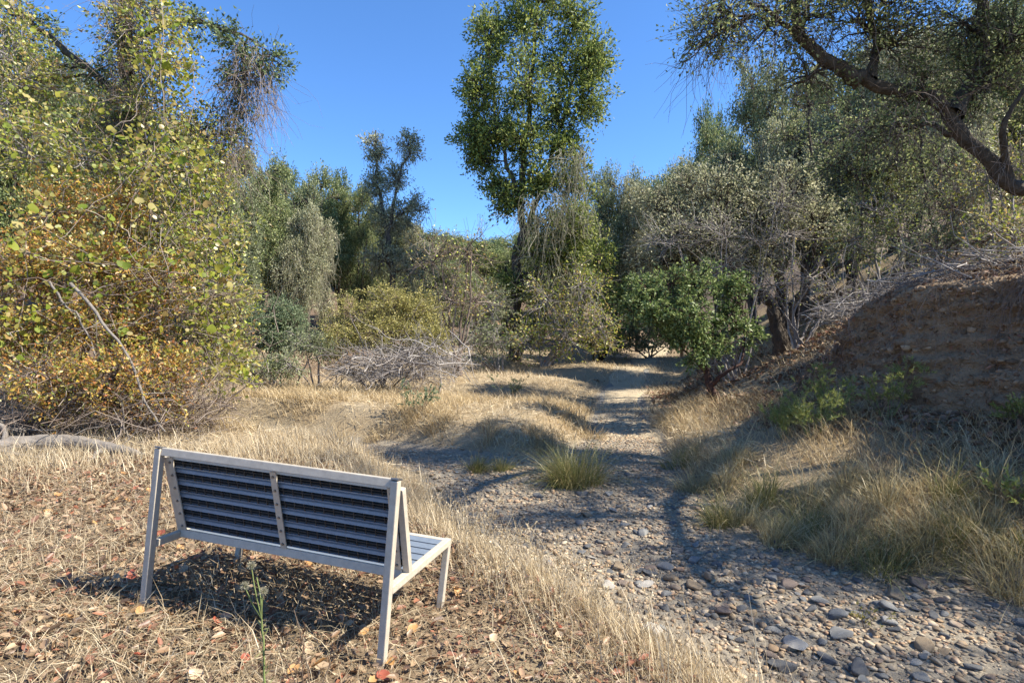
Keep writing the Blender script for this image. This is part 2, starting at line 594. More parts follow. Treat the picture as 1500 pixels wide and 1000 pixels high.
# creek bed: a sheet that dives under the banks, carrying the stones
sx = axis([(-3.2, 6.0, .09)])
sy = axis([(.5, 9.6, .09)])
SX, SY = np.meshgrid(sx, sy)
cd = np.minimum(chan(SX, SY), np.where(SX < .8, arm_dist(SX, SY) - .6, 9))
SZ = H(SX, SY) + .012 - .09 * sm(-.05, .35, cd)
i2 = np.arange(SX.size).reshape(SX.shape)
Fc = np.stack([i2[:-1, :-1], i2[:-1, 1:], i2[1:, 1:], i2[1:, :-1]], -1).reshape(-1, 4)
keep = (cd.ravel()[Fc].min(1) < .45)
used = np.unique(Fc[keep])
mp = np.full(SX.size, -1)
mp[used] = np.arange(len(used))
M['creekbed'] = rough_mat('creekbed', [(.075, .065, .054), (.18, .155, .12), (.32, .27, .20), (.44, .375, .28)], 26, 9, .8, 60, rough=.92)
creek = obj('creek_bed', mk('creek_bed', np.stack([SX, SY, SZ], -1).reshape(-1, 3)[used], [mp[Fc[keep]]], 'creekbed', True), None, 'structure')

# the track that leads on uphill
ty = axis([(9.0, 34, .25)])
tt = np.linspace(-1, 1, 13)
TX = np.interp(ty, PY, PX)[:, None] + tt[None] * (np.interp(ty, PY, PW)[:, None] + .25) + .12 * np.sin(ty * 2.1)[:, None] * tt[None] + .1 * np.sin(ty * .9)[:, None]
TY = np.repeat(ty[:, None], 13, 1)
TZ = H(TX, TY) + .012 - .10 * sm(.6, 1, np.abs(tt))[None]
i3 = np.arange(TX.size).reshape(TX.shape)
M['track'] = rough_mat('track', [(.17, .145, .11), (.33, .27, .185), (.46, .375, .25), (.52, .43, .295)], 2.2, 9, .7, 30, rough=.95)
obj('path', mk('path', np.stack([TX, TY, TZ], -1).reshape(-1, 3), [np.stack([i3[:-1, :-1], i3[:-1, 1:], i3[1:, 1:], i3[1:, :-1]], -1).reshape(-1, 4)], 'track', True), None, 'structure')


# ------------------------------------------------------------------ stones
def ico(level):
    bm = bmesh.new()
    bmesh.ops.create_icosphere(bm, subdivisions=level, radius=1)
    V = np.array([v.co[:] for v in bm.verts])
    F = np.array([[v.index for v in f.verts] for f in bm.faces])
    bm.free()
    return V, F


def pebble(V, rng, sq=.6):
    V = V.copy()
    for _ in range(11):       # facets
        n = nrm(rng.normal(size=3))
        c = rng.uniform(.38, .82)
        dd = V @ n
        V = V - np.maximum(dd - c, 0)[:, None] * n * rng.uniform(.7, 1)
    return V


IV1, IF1 = ico(1)
IV2, IF2 = ico(2)
IV3, IF3 = ico(3)


def rocks(pos, size, IV, IF, rng, flat=(.22, .6)):
    N = len(pos)
    n = len(IV)
    V = np.empty((N, n, 3))
    var = [pebble(IV, rng) for _ in range(24)]
    pick = rng.integers(0, 24, N)
    A = np.stack(var)[pick]
    sc = np.stack([rng.uniform(.8, 1.35, N), rng.uniform(.6, 1.0, N), rng.uniform(flat[0], flat[1], N)], 1) * size[:, None]
    A = A * sc[:, None, :]
    th = rng.uniform(0, 6.28, N)
    tl = rng.normal(0, .22, N)
    c, s = np.cos(th), np.sin(th)
    ct, stl = np.cos(tl), np.sin(tl)
    x, y, z = A[..., 0], A[..., 1], A[..., 2]
    y2 = y * ct[:, None] - z * stl[:, None]
    z2 = y * stl[:, None] + z * ct[:, None]
    V[..., 0] = x * c[:, None] - y2 * s[:, None]
    V[..., 1] = x * s[:, None] + y2 * c[:, None]
    V[..., 2] = z2
    V = V + pos[:, None, :]
    F = (np.arange(N) * n)[:, None, None] + IF[None]
    return V.reshape(-1, 3), [F.reshape(-1, 3)]


def in_creek(x, y):
    d = np.minimum(chan(x, y), np.where(x < .8, arm_dist(x, y) - .55, 9))
    return np.clip(1.0 - sm(-.25, .22, d), 0, 1)


rg = np.random.default_rng(11)
x, y = scatter(70000, -3.2, 5.2, 1.6, 9.4, rg, lambda x, y: in_creek(x, y) * np.clip(1.25 - y * .085, .35, 1) * (np.abs(x) < y * .93 + .2))
sz = rg.lognormal(np.log(.0165), .42, len(x)).clip(.007, .04)
xt, yt = scatter(14000, .6, 4.2, 8.2, 15, rg, lambda x, y: sm(.15, -.25, chan(x, y)) * sm(15, 9, y))
x, y = np.concatenate([x, xt]), np.concatenate([y, yt])
sz = np.concatenate([sz, rg.lognormal(np.log(.016), .4, len(xt)).clip(.008, .045)])
small = rocks(onground(x, y, .012 + sz * .12), sz, IV1, IF1, rg)
x2, y2 = scatter(8500, -2.4, 5.2, 1.7, 8.4, rg, lambda x, y: in_creek(x, y) * .55 * (np.abs(x) < y * .93 + .2))
sz2 = rg.lognormal(np.log(.027), .3, len(x2)).clip(.016, .05)
nr = y2 < 4.6
med = rocks(onground(x2, y2, .014 + sz2 * .18)[nr], sz2[nr], IV2, IF2, rg)
med2 = rocks(onground(x2, y2, .014 + sz2 * .18)[~nr], sz2[~nr], IV1, IF1, rg)
obj('gravel', mk('gravel', *merge([small, med, med2]), 'gravel', False), creek, 'stuff')
stone_me = []
for i in range(15):
    V = pebble(IV3, rg)
    V = V + .03 * np.stack([wob(V[:, 1] * 3, V[:, 2] * 3, 2, i), wob(V[:, 0] * 3, V[:, 2] * 3, 2, i + 5), wob(V[:, 0] * 3, V[:, 1] * 3, 2, i + 9)], 1)
    stone_me.append(mk('stone', V * np.array([1.2, .85, rg.uniform(.34, .62)]), [IF3], 'stone%d' % (i % 5), True))
x, y = scatter(2600, -1.6, 4.6, 2.3, 7.5, rg, lambda x, y: in_creek(x, y) * (.35 + .65 * (y < 5)) * (np.abs(x) < y * .9))
x, y = x[:288], y[:288]
sz = rg.lognormal(np.log(.038), .34, len(x)).clip(.026, .085)
wt = np.array([.40, .30, .11, .06, .13])
for i in range(len(x)):
    k = int(rg.choice(5, p=wt)) + 5 * int(rg.integers(0, 3))
    o = obj('stone', stone_me[k], creek)
    o.location = (x[i], y[i], float(H(x[i], y[i])) + .012 + sz[i] * .22)
    o.scale = (sz[i],) * 3
    o.rotation_euler = (rg.normal(0, .15), rg.normal(0, .15), rg.uniform(0, 6.28))
# the larger rocks one notices in the gravel
for px, py, s, k in [(955, 642 + 300 - 12, .085, 3), (1165, 950, .085, 3), (1015, 862, .075, 2), (1040, 850, .07, 2), (985, 852, .06, 2), (905, 835, .07, 2), (1350, 952, .07, 2), (1260, 985, .07, 0), (1300, 915, .06, 3), (890, 862, .06, 3), (1155, 862, .075, 4), (1345, 860, .085, 4)]:
    Y = 1.8 * F_PX / (py - HOR)
    for _ in range(4):
        X = (px - 750) / F_PX * Y
        Y = (CAM_Z - float(H(X, Y))) * F_PX / (py - HOR)
    o = obj('stone', stone_me[k + 5 * int(rg.integers(0, 3))], creek)
    o.location = (X, Y, float(H(X, Y)) + .012 + s * .3)
    o.scale = (s,) * 3
    o.rotation_euler = (rg.normal(0, .12), rg.normal(0, .12), rg.uniform(0, 6.28))


# ------------------------------------------------------------------ bench
def flat_mat(name, col, rough=.5, metallic=0., var=.12, spec=.5, scale=30):
    m, nt, out = new_mat(name)
    tc = nt.nodes.new('ShaderNodeTexCoord')
    n = nt.nodes.new('ShaderNodeTexNoise')
    n.inputs['Scale'].default_value = scale
    n.inputs['Detail'].default_value = 8
    n.inputs['Roughness'].default_value = .7
    nt.links.new(tc.outputs['Object'], n.inputs['Vector'])
    r = ramp_node(nt, [tuple(c * (1 - var) for c in col) + (.3,), tuple(col) + (.5,), tuple(min(1, c * (1 + var)) for c in col) + (.72,)])
    nt.links.new(n.outputs[0], r.inputs[0])
    p = nt.nodes.new('ShaderNodeBsdfPrincipled')
    p.inputs['Metallic'].default_value = metallic
    p.inputs['Specular IOR Level'].default_value = spec
    nt.links.new(r.outputs[0], p.inputs['Base Color'])
    mr = nt.nodes.new('ShaderNodeMapRange')
    mr.inputs[3].default_value = rough - .12
    mr.inputs[4].default_value = rough + .15
    nt.links.new(n.outputs[0], mr.inputs[0])
    nt.links.new(mr.outputs[0], p.inputs['Roughness'])
    b = nt.nodes.new('ShaderNodeBump')
    b.inputs['Strength'].default_value = .12
    b.inputs['Distance'].default_value = .002
    nt.links.new(n.outputs[0], b.inputs['Height'])
    nt.links.new(b.outputs[0], p.inputs['Normal'])
    nt.links.new(p.outputs[0], out.inputs[0])
    return m


M['frame'] = flat_mat('frame', (.47, .415, .335), .5, .0, .16, .4, 24)
M['slat'] = flat_mat('slat', (.19, .21, .24), .30, 0, .2, .6, 40)
M['slat_inner_shaded'] = flat_mat('slat_inner_shaded', (.013, .012, .012), .6, 0, .3, .3, 40)  # shade of the hollow slat backs put into the colour
M['rib_shaded'] = flat_mat('rib_shaded', (.06, .055, .05), .5, 0, .25, .4, 40)  # ribs darkened for the same recess shade, kept lighter than the plate
M['bolt'] = flat_mat('bolt', (.22, .21, .20), .4, .7, .2, .5, 60)
M['foot'] = flat_mat('foot', (.03, .03, .03), .6)

bench = thing('park_bench', 'grey metal bench with dark slatted back and blue-grey slatted seat', 'bench', (-1.8996, 2.9447, 0.0))
bench.rotation_euler = (0, .0525, -.295)
BW, BH, BVT, BS, BVF, BHS, BVP = 1.40, .843, .055, .709, .631, .350, .185


def beam_bm(bm, p0, p1, w, h, bev=.003, up=(0, 0, 1)):
    """square tube from p0 to p1, w across, h along up"""
    p0, p1 = Vector(p0), Vector(p1)
    t = (p1 - p0).normalized()
    u = Vector(up)
    s = t.cross(u).normalized()
    u = s.cross(t)
    vs = []
    for q in (p0, p1):
        for a, b in ((-1, -1), (1, -1), (1, 1), (-1, 1)):
            vs.append(bm.verts.new(q + s * a * w / 2 + u * b * h / 2))
    fs = [bm.faces.new([vs[i] for i in f]) for f in ((3, 2, 1, 0), (4, 5, 6, 7), (0, 1, 5, 4), (1, 2, 6, 5), (2, 3, 7, 6), (3, 0, 4, 7))]
    if bev:
        es = list({e for f in fs for e in f.edges})
        bmesh.ops.bevel(bm, geom=es, offset=bev, segments=2, affect='EDGES', profile=.6)


def bpart(name, mat, parent, *beams):
    bm = bmesh.new()
    for b in beams:
        beam_bm(bm, *b)
    bmesh.ops.recalc_face_normals(bm, faces=bm.faces)
    me = bpy.data.meshes.new(name)
    bm.to_mesh(me)
    bm.free()
    me.materials.append(M[mat])
    return obj(name, me, parent)


tb = .036
q = BHS / BH
pd = Vector((0, BVP - BVT, BHS - BH)).normalized()        # down along the back panel
pn = Vector((0, pd.z, -pd.y))                               # out of its rear face (towards the viewer)
if pn.y > 0:
    pn = -pn
for u in (tb / 2, BW - tb / 2):
    lg = bpart('leg', 'frame', bench, ((u, 0, .012), (u, BVT, BH - .004), tb, tb, .004, (0, 1, 0)))
    bpart('foot', 'foot', lg, ((u, -.001, -.012), (u, 0, .0118), tb * .9, tb * .9, .002, (0, 1, 0)))
    lg = bpart('leg', 'frame', bench, ((u, BVF, .0), (u, BS - .018, BHS - .0195), tb * .95, tb * .95, .004, (0, 1, 0)))
    bpart('side_rail', 'frame', bench, ((u, BVT * q + tb * .52, BHS), (u, BS, BHS), tb * .98, tb, .004))
bpart('top_rail', 'frame', bench, ((tb * 1.02, BVT + .012, BH - .02), (BW - tb * 1.02, BVT + .012, BH - .02), .046, .04, .004, (0, .2, 1)))
for u in (tb * .5, BW - tb * .5):
    bpart('end_cap', 'bolt', bench, ((u, BVT + .004, BH - .003), (u, BVT + .006, BH + .006), .037, .045, .002, (0, 1, 0)))
b0 = Vector((0, BVT + .028, BH - .045))
plen = (BH - .045 - BHS - .01) / -pd.z
e0 = b0 + pd * plen
bpart('bottom_rail', 'frame', bench, ((tb * 1.02, e0.y + .004, e0.z - .004), (BW - tb * 1.02, e0.y + .004, e0.z - .004), .03, .04, .003, (0, .3, 1)))
bpart('front_rail', 'frame', bench, ((tb * 1.02, BS - .018, BHS - .002), (BW - tb * 1.02, BS - .018, BHS - .002), tb, tb * .9, .003))


def P3(u, s, d):
    """u across, s metres down the panel, d metres out of the rear face"""
    v = b0 + pd * s + pn * d
    return (u, v.y, v.z)


for u in (tb / 2, BW - tb / 2):
    bpart('back_post', 'frame', bench, (P3(u, .012, -.0195), P3(u, plen + .004, -.0195), tb * .94, .034, .004, tuple(pn)))
strap = []
for u, w in ((tb + .021, .036), (BW * .5, .036), (BW - tb - .021, .036)):
    so = bpart('strap', 'frame', bench, (P3(u, .004, .004), P3(u, plen - .024, .004), w, .008, .002, tuple(pn)))
    strap.append(so)
    for k in range(6):
        s = .03 + (plen - .08) * k / 5
        bm = bmesh.new()
        bmesh.ops.create_cone(bm, cap_ends=True, segments=12, radius1=.0075, radius2=.006, depth=.006)
        bmesh.ops.transform(bm, verts=bm.verts, matrix=Matrix.Translation(P3(u, s, .0105)) @ pn.to_track_quat('Z', 'Y').to_matrix().to_4x4())
        me = bpy.data.meshes.new('bolt')
        bm.to_mesh(me)
        bm.free()
        me.materials.append(M['bolt'])
        obj('bolt', me, so)
# six hollow slats: front plate, upper lip, lower lip and a grid of ribs seen from behind
pit = (plen - .02) / 6
u0, u1 = tb + .003, BW - tb - .003
for k in range(6):
    s0 = .004 + k * pit
    s1 = s0 + pit - .013
    bm = bmesh.new()
    sm_ = (s0 + s1) / 2
    # sloping upper lip that catches the sky
    lip = [(s0, -.0278), (s0 - .001, -.022), (s0 + .003, -.014), (s0 + .016, -.0066), (s0 + .016, -.0278)]
    va = [bm.verts.new(P3(u0 + .001, *c)) for c in lip]
    vb = [bm.verts.new(P3(u1 - .001, *c)) for c in lip]
    for i in range(len(lip)):
        j = (i + 1) % len(lip)
        bm.faces.new([va[i], va[j], vb[j], vb[i]])
    bm.faces.new(va[::-1])
    bm.faces.new(vb)
    beam_bm(bm, P3(u0 + .002, s1 - .0025, -.017), P3(u1 - .002, s1 - .0025, -.017), .003, .0215, 0, tuple(pn))
    bmesh.ops.recalc_face_normals(bm, faces=bm.faces)
    me = bpy.data.meshes.new('back_slat')
    bm.to_mesh(me)
    bm.free()
    me.materials.append(M['slat'])
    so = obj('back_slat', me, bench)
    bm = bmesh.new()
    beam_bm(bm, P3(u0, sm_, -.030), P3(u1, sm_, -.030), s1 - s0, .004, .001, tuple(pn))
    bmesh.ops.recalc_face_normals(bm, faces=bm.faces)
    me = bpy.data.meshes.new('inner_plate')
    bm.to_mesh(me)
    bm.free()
    me.materials.append(M['slat_inner_shaded'])
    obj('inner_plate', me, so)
    bm = bmesh.new()
    for s in (s0 + .016 + (s1 - s0 - .019) * .36, s0 + .016 + (s1 - s0 - .019) * .70):
        beam_bm(bm, P3(u0 + .003, s, -.0168), P3(u1 - .003, s, -.0168), .0022, .0205, 0, tuple(pn))
    for u in np.arange(u0 + .03, u1 - .02, .0555):
        a = P3(u, s0 + .0163, -.0172)
        b = P3(u, s1 - .0043, -.0172)
        beam_bm(bm, a, b, .0024, .020, 0, tuple(pn))
    bmesh.ops.recalc_face_normals(bm, faces=bm.faces)
    me = bpy.data.meshes.new('rib_grid')
    bm.to_mesh(me)
    bm.free()
    me.materials.append(M['rib_shaded'])
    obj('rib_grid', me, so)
M['seat_slat'] = flat_mat('seat_slat', (.16, .19, .23), .38, 0, .12, .6, 40)
ns = 6
sp = (BS - .04 - BVP - .012) / ns
for k in range(ns):
    v = BVP + .018 + sp * (k + .5)
    bpart('seat_slat', 'seat_slat', bench, ((tb + .002, v, BHS + .004), (BW - tb - .002, v, BHS + .004), sp - .012, .022, .004))


# ------------------------------------------------------------------ trees
def grow_to(a, b, n, rng, sag=.12, jit=.04):
    """curved polylines from a to b, (N,n,3)"""
    N = len(a)
    L = np.linalg.norm(b - a, axis=1, keepdims=True)
    mid = (a + b) / 2 + rng.normal(0, .10, (N, 3)) * L + np.array([0, 0, 1.]) * L * sag
    t = np.linspace(0, 1, n)[None, :, None]
    P = (1 - t) ** 2 * a[:, None] + 2 * t * (1 - t) * mid[:, None] + t ** 2 * b[:, None]
    J = rng.normal(0, jit, P.shape) * L[:, None]
    J[:, 0] = 0
    return P + J


def inblob(c, r, n, rng, shell=.45):
    d = nrm(rng.normal(size=(n, 3)))
    u = rng.uniform(shell ** 3, 1, n)[:, None] ** (1 / 3)
    return np.asarray(c) + d * u * np.asarray(r)


def tree_geo(rng, stems, blobs, nsub=30, ntw=6, nlf=10, leaf=(.10, .045), tlen=(.3, .7), rsub=.022, rtw=.006, show_tw=1.0, upn=.5, spread=.03,
             limb_r=.4, tw_sides=3, kind='diamond', twup=.05, shell=.45, wig=.22, sub_sag=.1, lmul=None):
    """stems [(pts, r0, r1)], blobs [(c, r[, density])] -> wood and leaf geometry"""
    wood, lv = [], []
    SP, SR = [], []
    for pts, r0, r1 in stems:
        n = 14
        Ls = np.linalg.norm(np.diff(np.asarray(pts, float), axis=0), axis=1).sum()
        P = resample(pts, n, min(Ls * .006, .07), rng)
        n = 40 if r0 > .07 else 14
        P = resample(P, n, r0 * .09, rng)
        R = r0 + (r1 - r0) * np.linspace(0, 1, n) ** .8
        R = R * (1 + .3 * np.exp(-np.arange(n) * 14 / n / 1.0)) * (1 + rng.normal(0, .07, n))
        wood.append(tubes(P[None], R[None], 9))
        SP.append(P)
        SR.append(R)
    SPa, SRa = np.concatenate(SP), np.concatenate(SR)
    for bl in blobs:
        c, r = np.asarray(bl[0], float), np.broadcast_to(np.asarray(bl[1], float), (3,))
        dn = bl[2] if len(bl) > 2 else 1.0
        dd = np.linalg.norm(SPa - c, axis=1) + 1.2 * np.maximum(SPa[:, 2] - (c[2] - .25 * r[2]), 0)
        i = int(np.argmin(dd + rng.uniform(0, .15, len(dd)) * dd.min()))
        a = SPa[i]
        lr = SRa[i] * limb_r
        limb = grow_to(a[None], (c + rng.normal(0, .12, 3) * r)[None], 9, rng, .12, .025)
        lrad = np.linspace(lr, max(lr * .35, rsub * .8), 9)[None]
        wood.append(tubes(limb, lrad, 6))
        k = max(3, int(nsub * dn))
        tg = inblob(c, r, k, rng, shell)
        st, _ = along(limb, k, .3, 1, rng)
        sub = grow_to(st, tg, 6, rng, sub_sag, .03)
        sr = np.linspace(1, .35, 6)[None] * rsub * rng.uniform(.6, 1.1, (k, 1))
        wood.append(tubes(sub, sr, 4))
        tw, tr = sprout(sub, sr, ntw, .3, 1, tlen, (25, 75), 3 if len(blobs) > 2 else 4, rng, wig, twup, .5, rtw, .4)
        if show_tw > 0:
            kk = rng.uniform(0, 1, len(tw)) < show_tw
            if kk.any():
                wood.append(tubes(tw[kk], tr[kk], tw_sides))
        if nlf > 0:
            pos, tan = along(tw, nlf, .15, 1, rng)
            pos = pos + rng.normal(0, spread, pos.shape)
            dr = nrm(tan * .8 + rng.normal(0, .7, pos.shape))
            s = rng.uniform(.65, 1.25, len(pos))
            lv.append(leaves(pos, dr, leaf[0] * s, leaf[1] * s, rng, .22, upn, kind))
    return merge(wood), (merge(lv) if lv else None)


def tree(name, label, cat, base, geo, wood_mat, leaf_mats, group=None, crown='crown', trunk='trunk'):
    """world-coordinate geometry under an Empty at the base"""
    t = thing(name, label, cat, tuple(float(v) for v in base), group)
    wood, lv = geo
    part(trunk, wood, wood_mat, t, None, True)
    if lv is not None:
        part(crown, lv, leaf_mats, t, 'stuff')
    return t


def dup(root, loc, rotz, sc, label=None, group=None):
    r = root.copy()
    COL.objects.link(r)
    r.location = loc
    r.rotation_euler = (0, 0, rotz)
    r.scale = sc
    if label:
        r['label'] = label
    if group:
        r['group'] = group
    for chd in list(root.children):
        c = chd.copy()
        COL.objects.link(c)
        c.parent = r
    return r


def gpt(px, py, Y0=8.0):
    """ground point seen at a pixel"""
    Y = Y0
    for _ in range(60):
        X = (px - 750) / F_PX * Y
        z = float(H(X, Y))
        Yn = (CAM_Z - z) * F_PX / max(py - HOR, 4)
        Y = Y + .35 * (np.clip(Yn, 1.5, 70) - Y)
    return np.array([(px - 750) / F_PX * Y, Y, float(H((px - 750) / F_PX * Y, Y))])


def gat(px, Y):
    X = (px - 750) / F_PX * Y
    return np.array([X, Y, float(H(X, Y))])


def B(px, py, Y, rpx, rpy=None, dn=1.0, ry=None):
    """blob from its place and apparent size at depth Y"""
    rx = rpx / F_PX * Y
    rz = (rpy if rpy else rpx) / F_PX * Y
    return (at(px, py, Y), (rx, ry if ry else (rx + rz) / 2, rz), dn)


# --- tall bay tree in the middle
r = np.random.default_rng(21)
Y = 22.0
b = gat(753, Y)
stems = [([b, at(756, 440, Y), at(764, 330, Y), at(768, 220, Y), at(776, 110, Y), at(790, -20, Y)], .24, .05),
         ([at(765, 300, Y), at(745, 240, Y - .3), at(726, 170, Y - .4), at(716, 60, Y - .4)], .10, .03),
         ([at(762, 360, Y), at(800, 250, Y + .4), at(838, 130, Y + .6), at(850, 60, Y + .6)], .13, .03)]
bl = [B(712, 60, Y - .5, 26, 50), B(700, 130, Y - .6, 30, 40), B(722, 190, Y - .4, 42, 36), B(700, 235, Y, 26, 22, .7), B(765, 40, Y, 46, 55), B(790, -10, Y, 60, 40), B(845, 35, Y, 36, 36, .8),
      B(775, 125, Y - .8, 46, 50), B(830, 100, Y, 50, 46), B(878, 85, Y, 30, 36), B(870, 145, Y, 34, 34, .8), B(820, 175, Y, 50, 40), B(765, 210, Y - .5, 44, 40),
      B(835, 225, Y, 30, 28, .7), B(790, 265, Y, 40, 32, 1), B(845, 330, Y - .5, 36, 36, 1), B(750, 295, Y, 34, 28, .8), B(690, 200, Y, 28, 34, .9), B(805, 330, Y - .6, 36, 34, .5), B(790, 370, Y - .6, 32, 30, .3), B(850, 270, Y, 28, 30, .6), B(730, 270, Y, 28, 24, .4), B(740, 420, Y - .5, 22, 30, .25), B(800, 410, Y - .8, 34, 34, .35), B(775, 480, Y - .8, 26, 30, .25), B(830, 380, Y - .5, 36, 36, .45), B(860, 400, Y, 30, 34, .4)]
g = tree_geo(r, stems, bl, 36, 8, 9, (.15, .062), (.35, .95), .028, .009, .45, .4, .08, shell=.2)
bay = tree('bay_tree', 'tall slender green tree rising against blue sky behind the clearing', 'tree', b, g, 'bark_dark', 'bay')


def strands(rng, blobs, n, L, w, drop=1.0):
    """hanging lichen and dead twigs"""
    P = np.concatenate([inblob(c, rr, int(n * d), rng, .2) for c, rr, d in blobs])
    N = len(P)
    k = 5
    d = nrm(rng.normal(0, .5, (N, 3)) + np.array([0, 0, -drop]))
    ln = rng.uniform(L[0], L[1], N)
    out = np.empty((N, k, 3))
    out[:, 0] = P
    for j in range(1, k):
        d = nrm(d + rng.normal(0, .3, (N, 3)) + np.array([0, 0, -.25 * drop]))
        out[:, j] = out[:, j - 1] + d * (ln / (k - 1))[:, None]
    rad = np.linspace(1, .4, k)[None] * w * rng.uniform(.6, 1.2, (N, 1))
    return tubes(out, rad, 3)


V = strands(r, [B(840, 235, Y - 1.2, 30, 30, .8), B(800, 310, Y - 1.4, 48, 40, 1.2), B(838, 300, Y - 1.4, 36, 40, 1), B(790, 350, Y - 1.2, 34, 40, .8), B(815, 420, Y - 1.2, 40, 40, .8)], 150, (.5, 1.5), .011)
part('lichen', V, 'lichen', bay, 'stuff')

# --- undergrowth round the foot of the bay tree
r = np.random.default_rng(22)


def shrub(name, label, px, Y, blobs, wood_mat, lmat, rng, nst=5, r0=.035, nsub=26, ntw=6, nlf=9, leaf=(.05, .025), tlen=(.25, .6), show=1., rsub=.012, rtw=.004, cat='shrub', group=None, kind='diamond', spread=.03, upn=.5, sub_sag=.05, wig=.25, base=None):
    b = gat(px, Y) if base is None else base
    stems = []
    cs = [x[0] for x in blobs]
    for i in range(nst):
        c = cs[i % len(cs)]
        o = b + np.append(rng.normal(0, .12, 2), -.03)
        m_ = (o * .55 + c * .45) + rng.normal(0, .15, 3)
        stems.append(([o, m_, c + rng.normal(0, .1, 3)], r0 * rng.uniform(.7, 1.2), r0 * .3))
    g = tree_geo(rng, stems, blobs, nsub, ntw, nlf, leaf, tlen, rsub, rtw, show * .6, upn, spread, .5, 3, kind, .05, .3, wig, sub_sag)
    return tree(name, label, cat, b, g, wood_mat, lmat, group, 'foliage', 'stem')


shrub('shrub', 'grey twiggy undergrowth with sparse yellow-green leaves around the tall tree foot', 800, 20.5,
      [B(800, 440, 20.5, 52, 46), B(850, 420, 20.8, 42, 50), B(830, 490, 20.2, 54, 34), B(770, 500, 20.2, 36, 28), B(880, 480, 20.6, 32, 34)], 'twig_grey', 'vinegreen', r, 8, .05, 34, 8, 3, (.11, .06), (.5, 1.1), 1., .016, .008)
shrub('shrub', 'green bush at the far end of the clearing beside the tall tree', 878, 23.5,
      [B(872, 380, 23.5, 34, 40), B(905, 440, 23.5, 34, 44), B(880, 490, 23, 30, 26)], 'bark_dark', 'bay', r, 5, .05, 30, 6, 8, (.15, .07), (.4, .8), .5, .018, .008)
shrub('shrub', 'dense brownish brush closing the far end of the path', 950, 25.0,
      [B(925, 490, 25, 34, 26), B(965, 485, 25, 36, 30), B(1005, 480, 25, 36, 32), B(945, 450, 26, 40, 30), B(990, 440, 26, 40, 32), B(895, 495, 24.5, 26, 22)], 'twig_brown', 'oak_cool', r, 7, .04, 34, 7, 8, (.12, .06), (.4, .9), .6, .016, .008)
shrub('bare_tree', 'leafless dark small tree between the yellow bush and the tall tree', 668, 16.5,
      [B(640, 380, 16.5, 40, 46), B(690, 370, 16.5, 46, 50), B(700, 440, 16.8, 40, 36), B(660, 440, 16.3, 30, 34)], 'twig_brown', 'vinegreen', r, 6, .06, 24, 9, 1, (.08, .05), (.5, 1.1), 1., .016, .006, 'tree')
shrub('shrub', 'pale twiggy shrub with brownish leaves in front of the dark small tree', 730, 20.0,
      [B(716, 450, 20, 40, 40), B(720, 500, 19.5, 46, 26), B(690, 500, 19, 30, 26)], 'twig_grey', 'oak_cool', r, 6, .04, 30, 8, 3, (.10, .05), (.4, .9), 1., .014, .007)


# --- background live oaks: three builds, then copies
def oak_proto(seed, h, w, nb, lmat, label, group, name='oak_tree', leaf=(.115, .06), nsub=26, ntw=7, nlf=11, lean=.3, lich=0, loc=(0, 0, 0), lowfrac=.28):
    rng = np.random.default_rng(seed)
    top = np.array([rng.normal(0, lean), rng.normal(0, lean), h * .8])
    stems = [([(0, 0, -.3), (rng.normal(0, .2), rng.normal(0, .2), h * .25), top * np.array([.6, .6, .65]), top], .24, .06)]
    for k in range(3):
        a = rng.uniform(0, 6.28)
        stems.append(([(0, 0, h * .12), (math.cos(a) * w * .25, math.sin(a) * w * .25, h * .35), (math.cos(a) * w * .6, math.sin(a) * w * .6, h * .62)], .13, .04))
    bl = []
    for k in range(nb):
        z = h * (lowfrac + (.92 - lowfrac) * (k + .5) / nb)
        f = (z / h - lowfrac) / (1 - lowfrac)
        rad = w * (math.sin(math.pi * (.18 + .74 * f)) ** .7)
        a = k * 2.4 + rng.normal(0, .4)
        q_ = rad * rng.uniform(.35, .78)
        br = w * rng.uniform(.34, .5) * (1 - .25 * f)
        bl.append(((math.cos(a) * q_, math.sin(a) * q_, z), (br, br, br * rng.uniform(.6, .8)), rng.uniform(.75, 1.25)))
    g = tree_geo(rng, stems, bl, nsub, ntw, nlf, leaf, (.35, .85), .028, .010, .25, .5, .07)
    t = thing(name, label, 'tree', (0, 0, 0), group)
    part('trunk', g[0], 'bark', t, None, True)
    part('crown', g[1], lmat, t, 'stuff')
    if lich:
        part('lichen', strands(rng, [(np.array(x[0]) - np.array([0, 0, x[1][2] * .3]), x[1], 1) for x in bl], lich, (.3, 1.1), .012), 'lichen', t, 'stuff')
    t.location = loc
    return t


OA = oak_proto(31, 8.0, 3.0, 15, 'oak', 'round-crowned olive green oak in the wood beyond the clearing', 'olive oaks beyond the clearing')
OB = oak_proto(32, 7.5, 2.9, 15, 'oak_grey', 'pale grey-green oak with lichen in the wood beyond the clearing', 'grey oaks beyond the clearing', lich=110)
OC = oak_proto(33, 7.0, 2.8, 13, 'oak_dark', 'dark green oak in the wood beyond the clearing', 'dark oaks beyond the clearing')
OD = oak_proto(34, 7.5, 3.0, 15, 'oak_cool', 'cool grey-green oak in the wood beyond the clearing', 'cool green oaks beyond the clearing')
OE = oak_proto(37, 7.5, 3.1, 14, 'oak', 'unseen open-crowned oak', 'unseen oaks added for their shade', nsub=13, ntw=6, nlf=8, leaf=(.10, .055))
placed = {0: False, 1: False, 2: False, 3: False}


KINDW = ['round-crowned olive green oak', 'pale grey-green oak hung with lichen', 'dark green oak', 'cool grey-green oak']


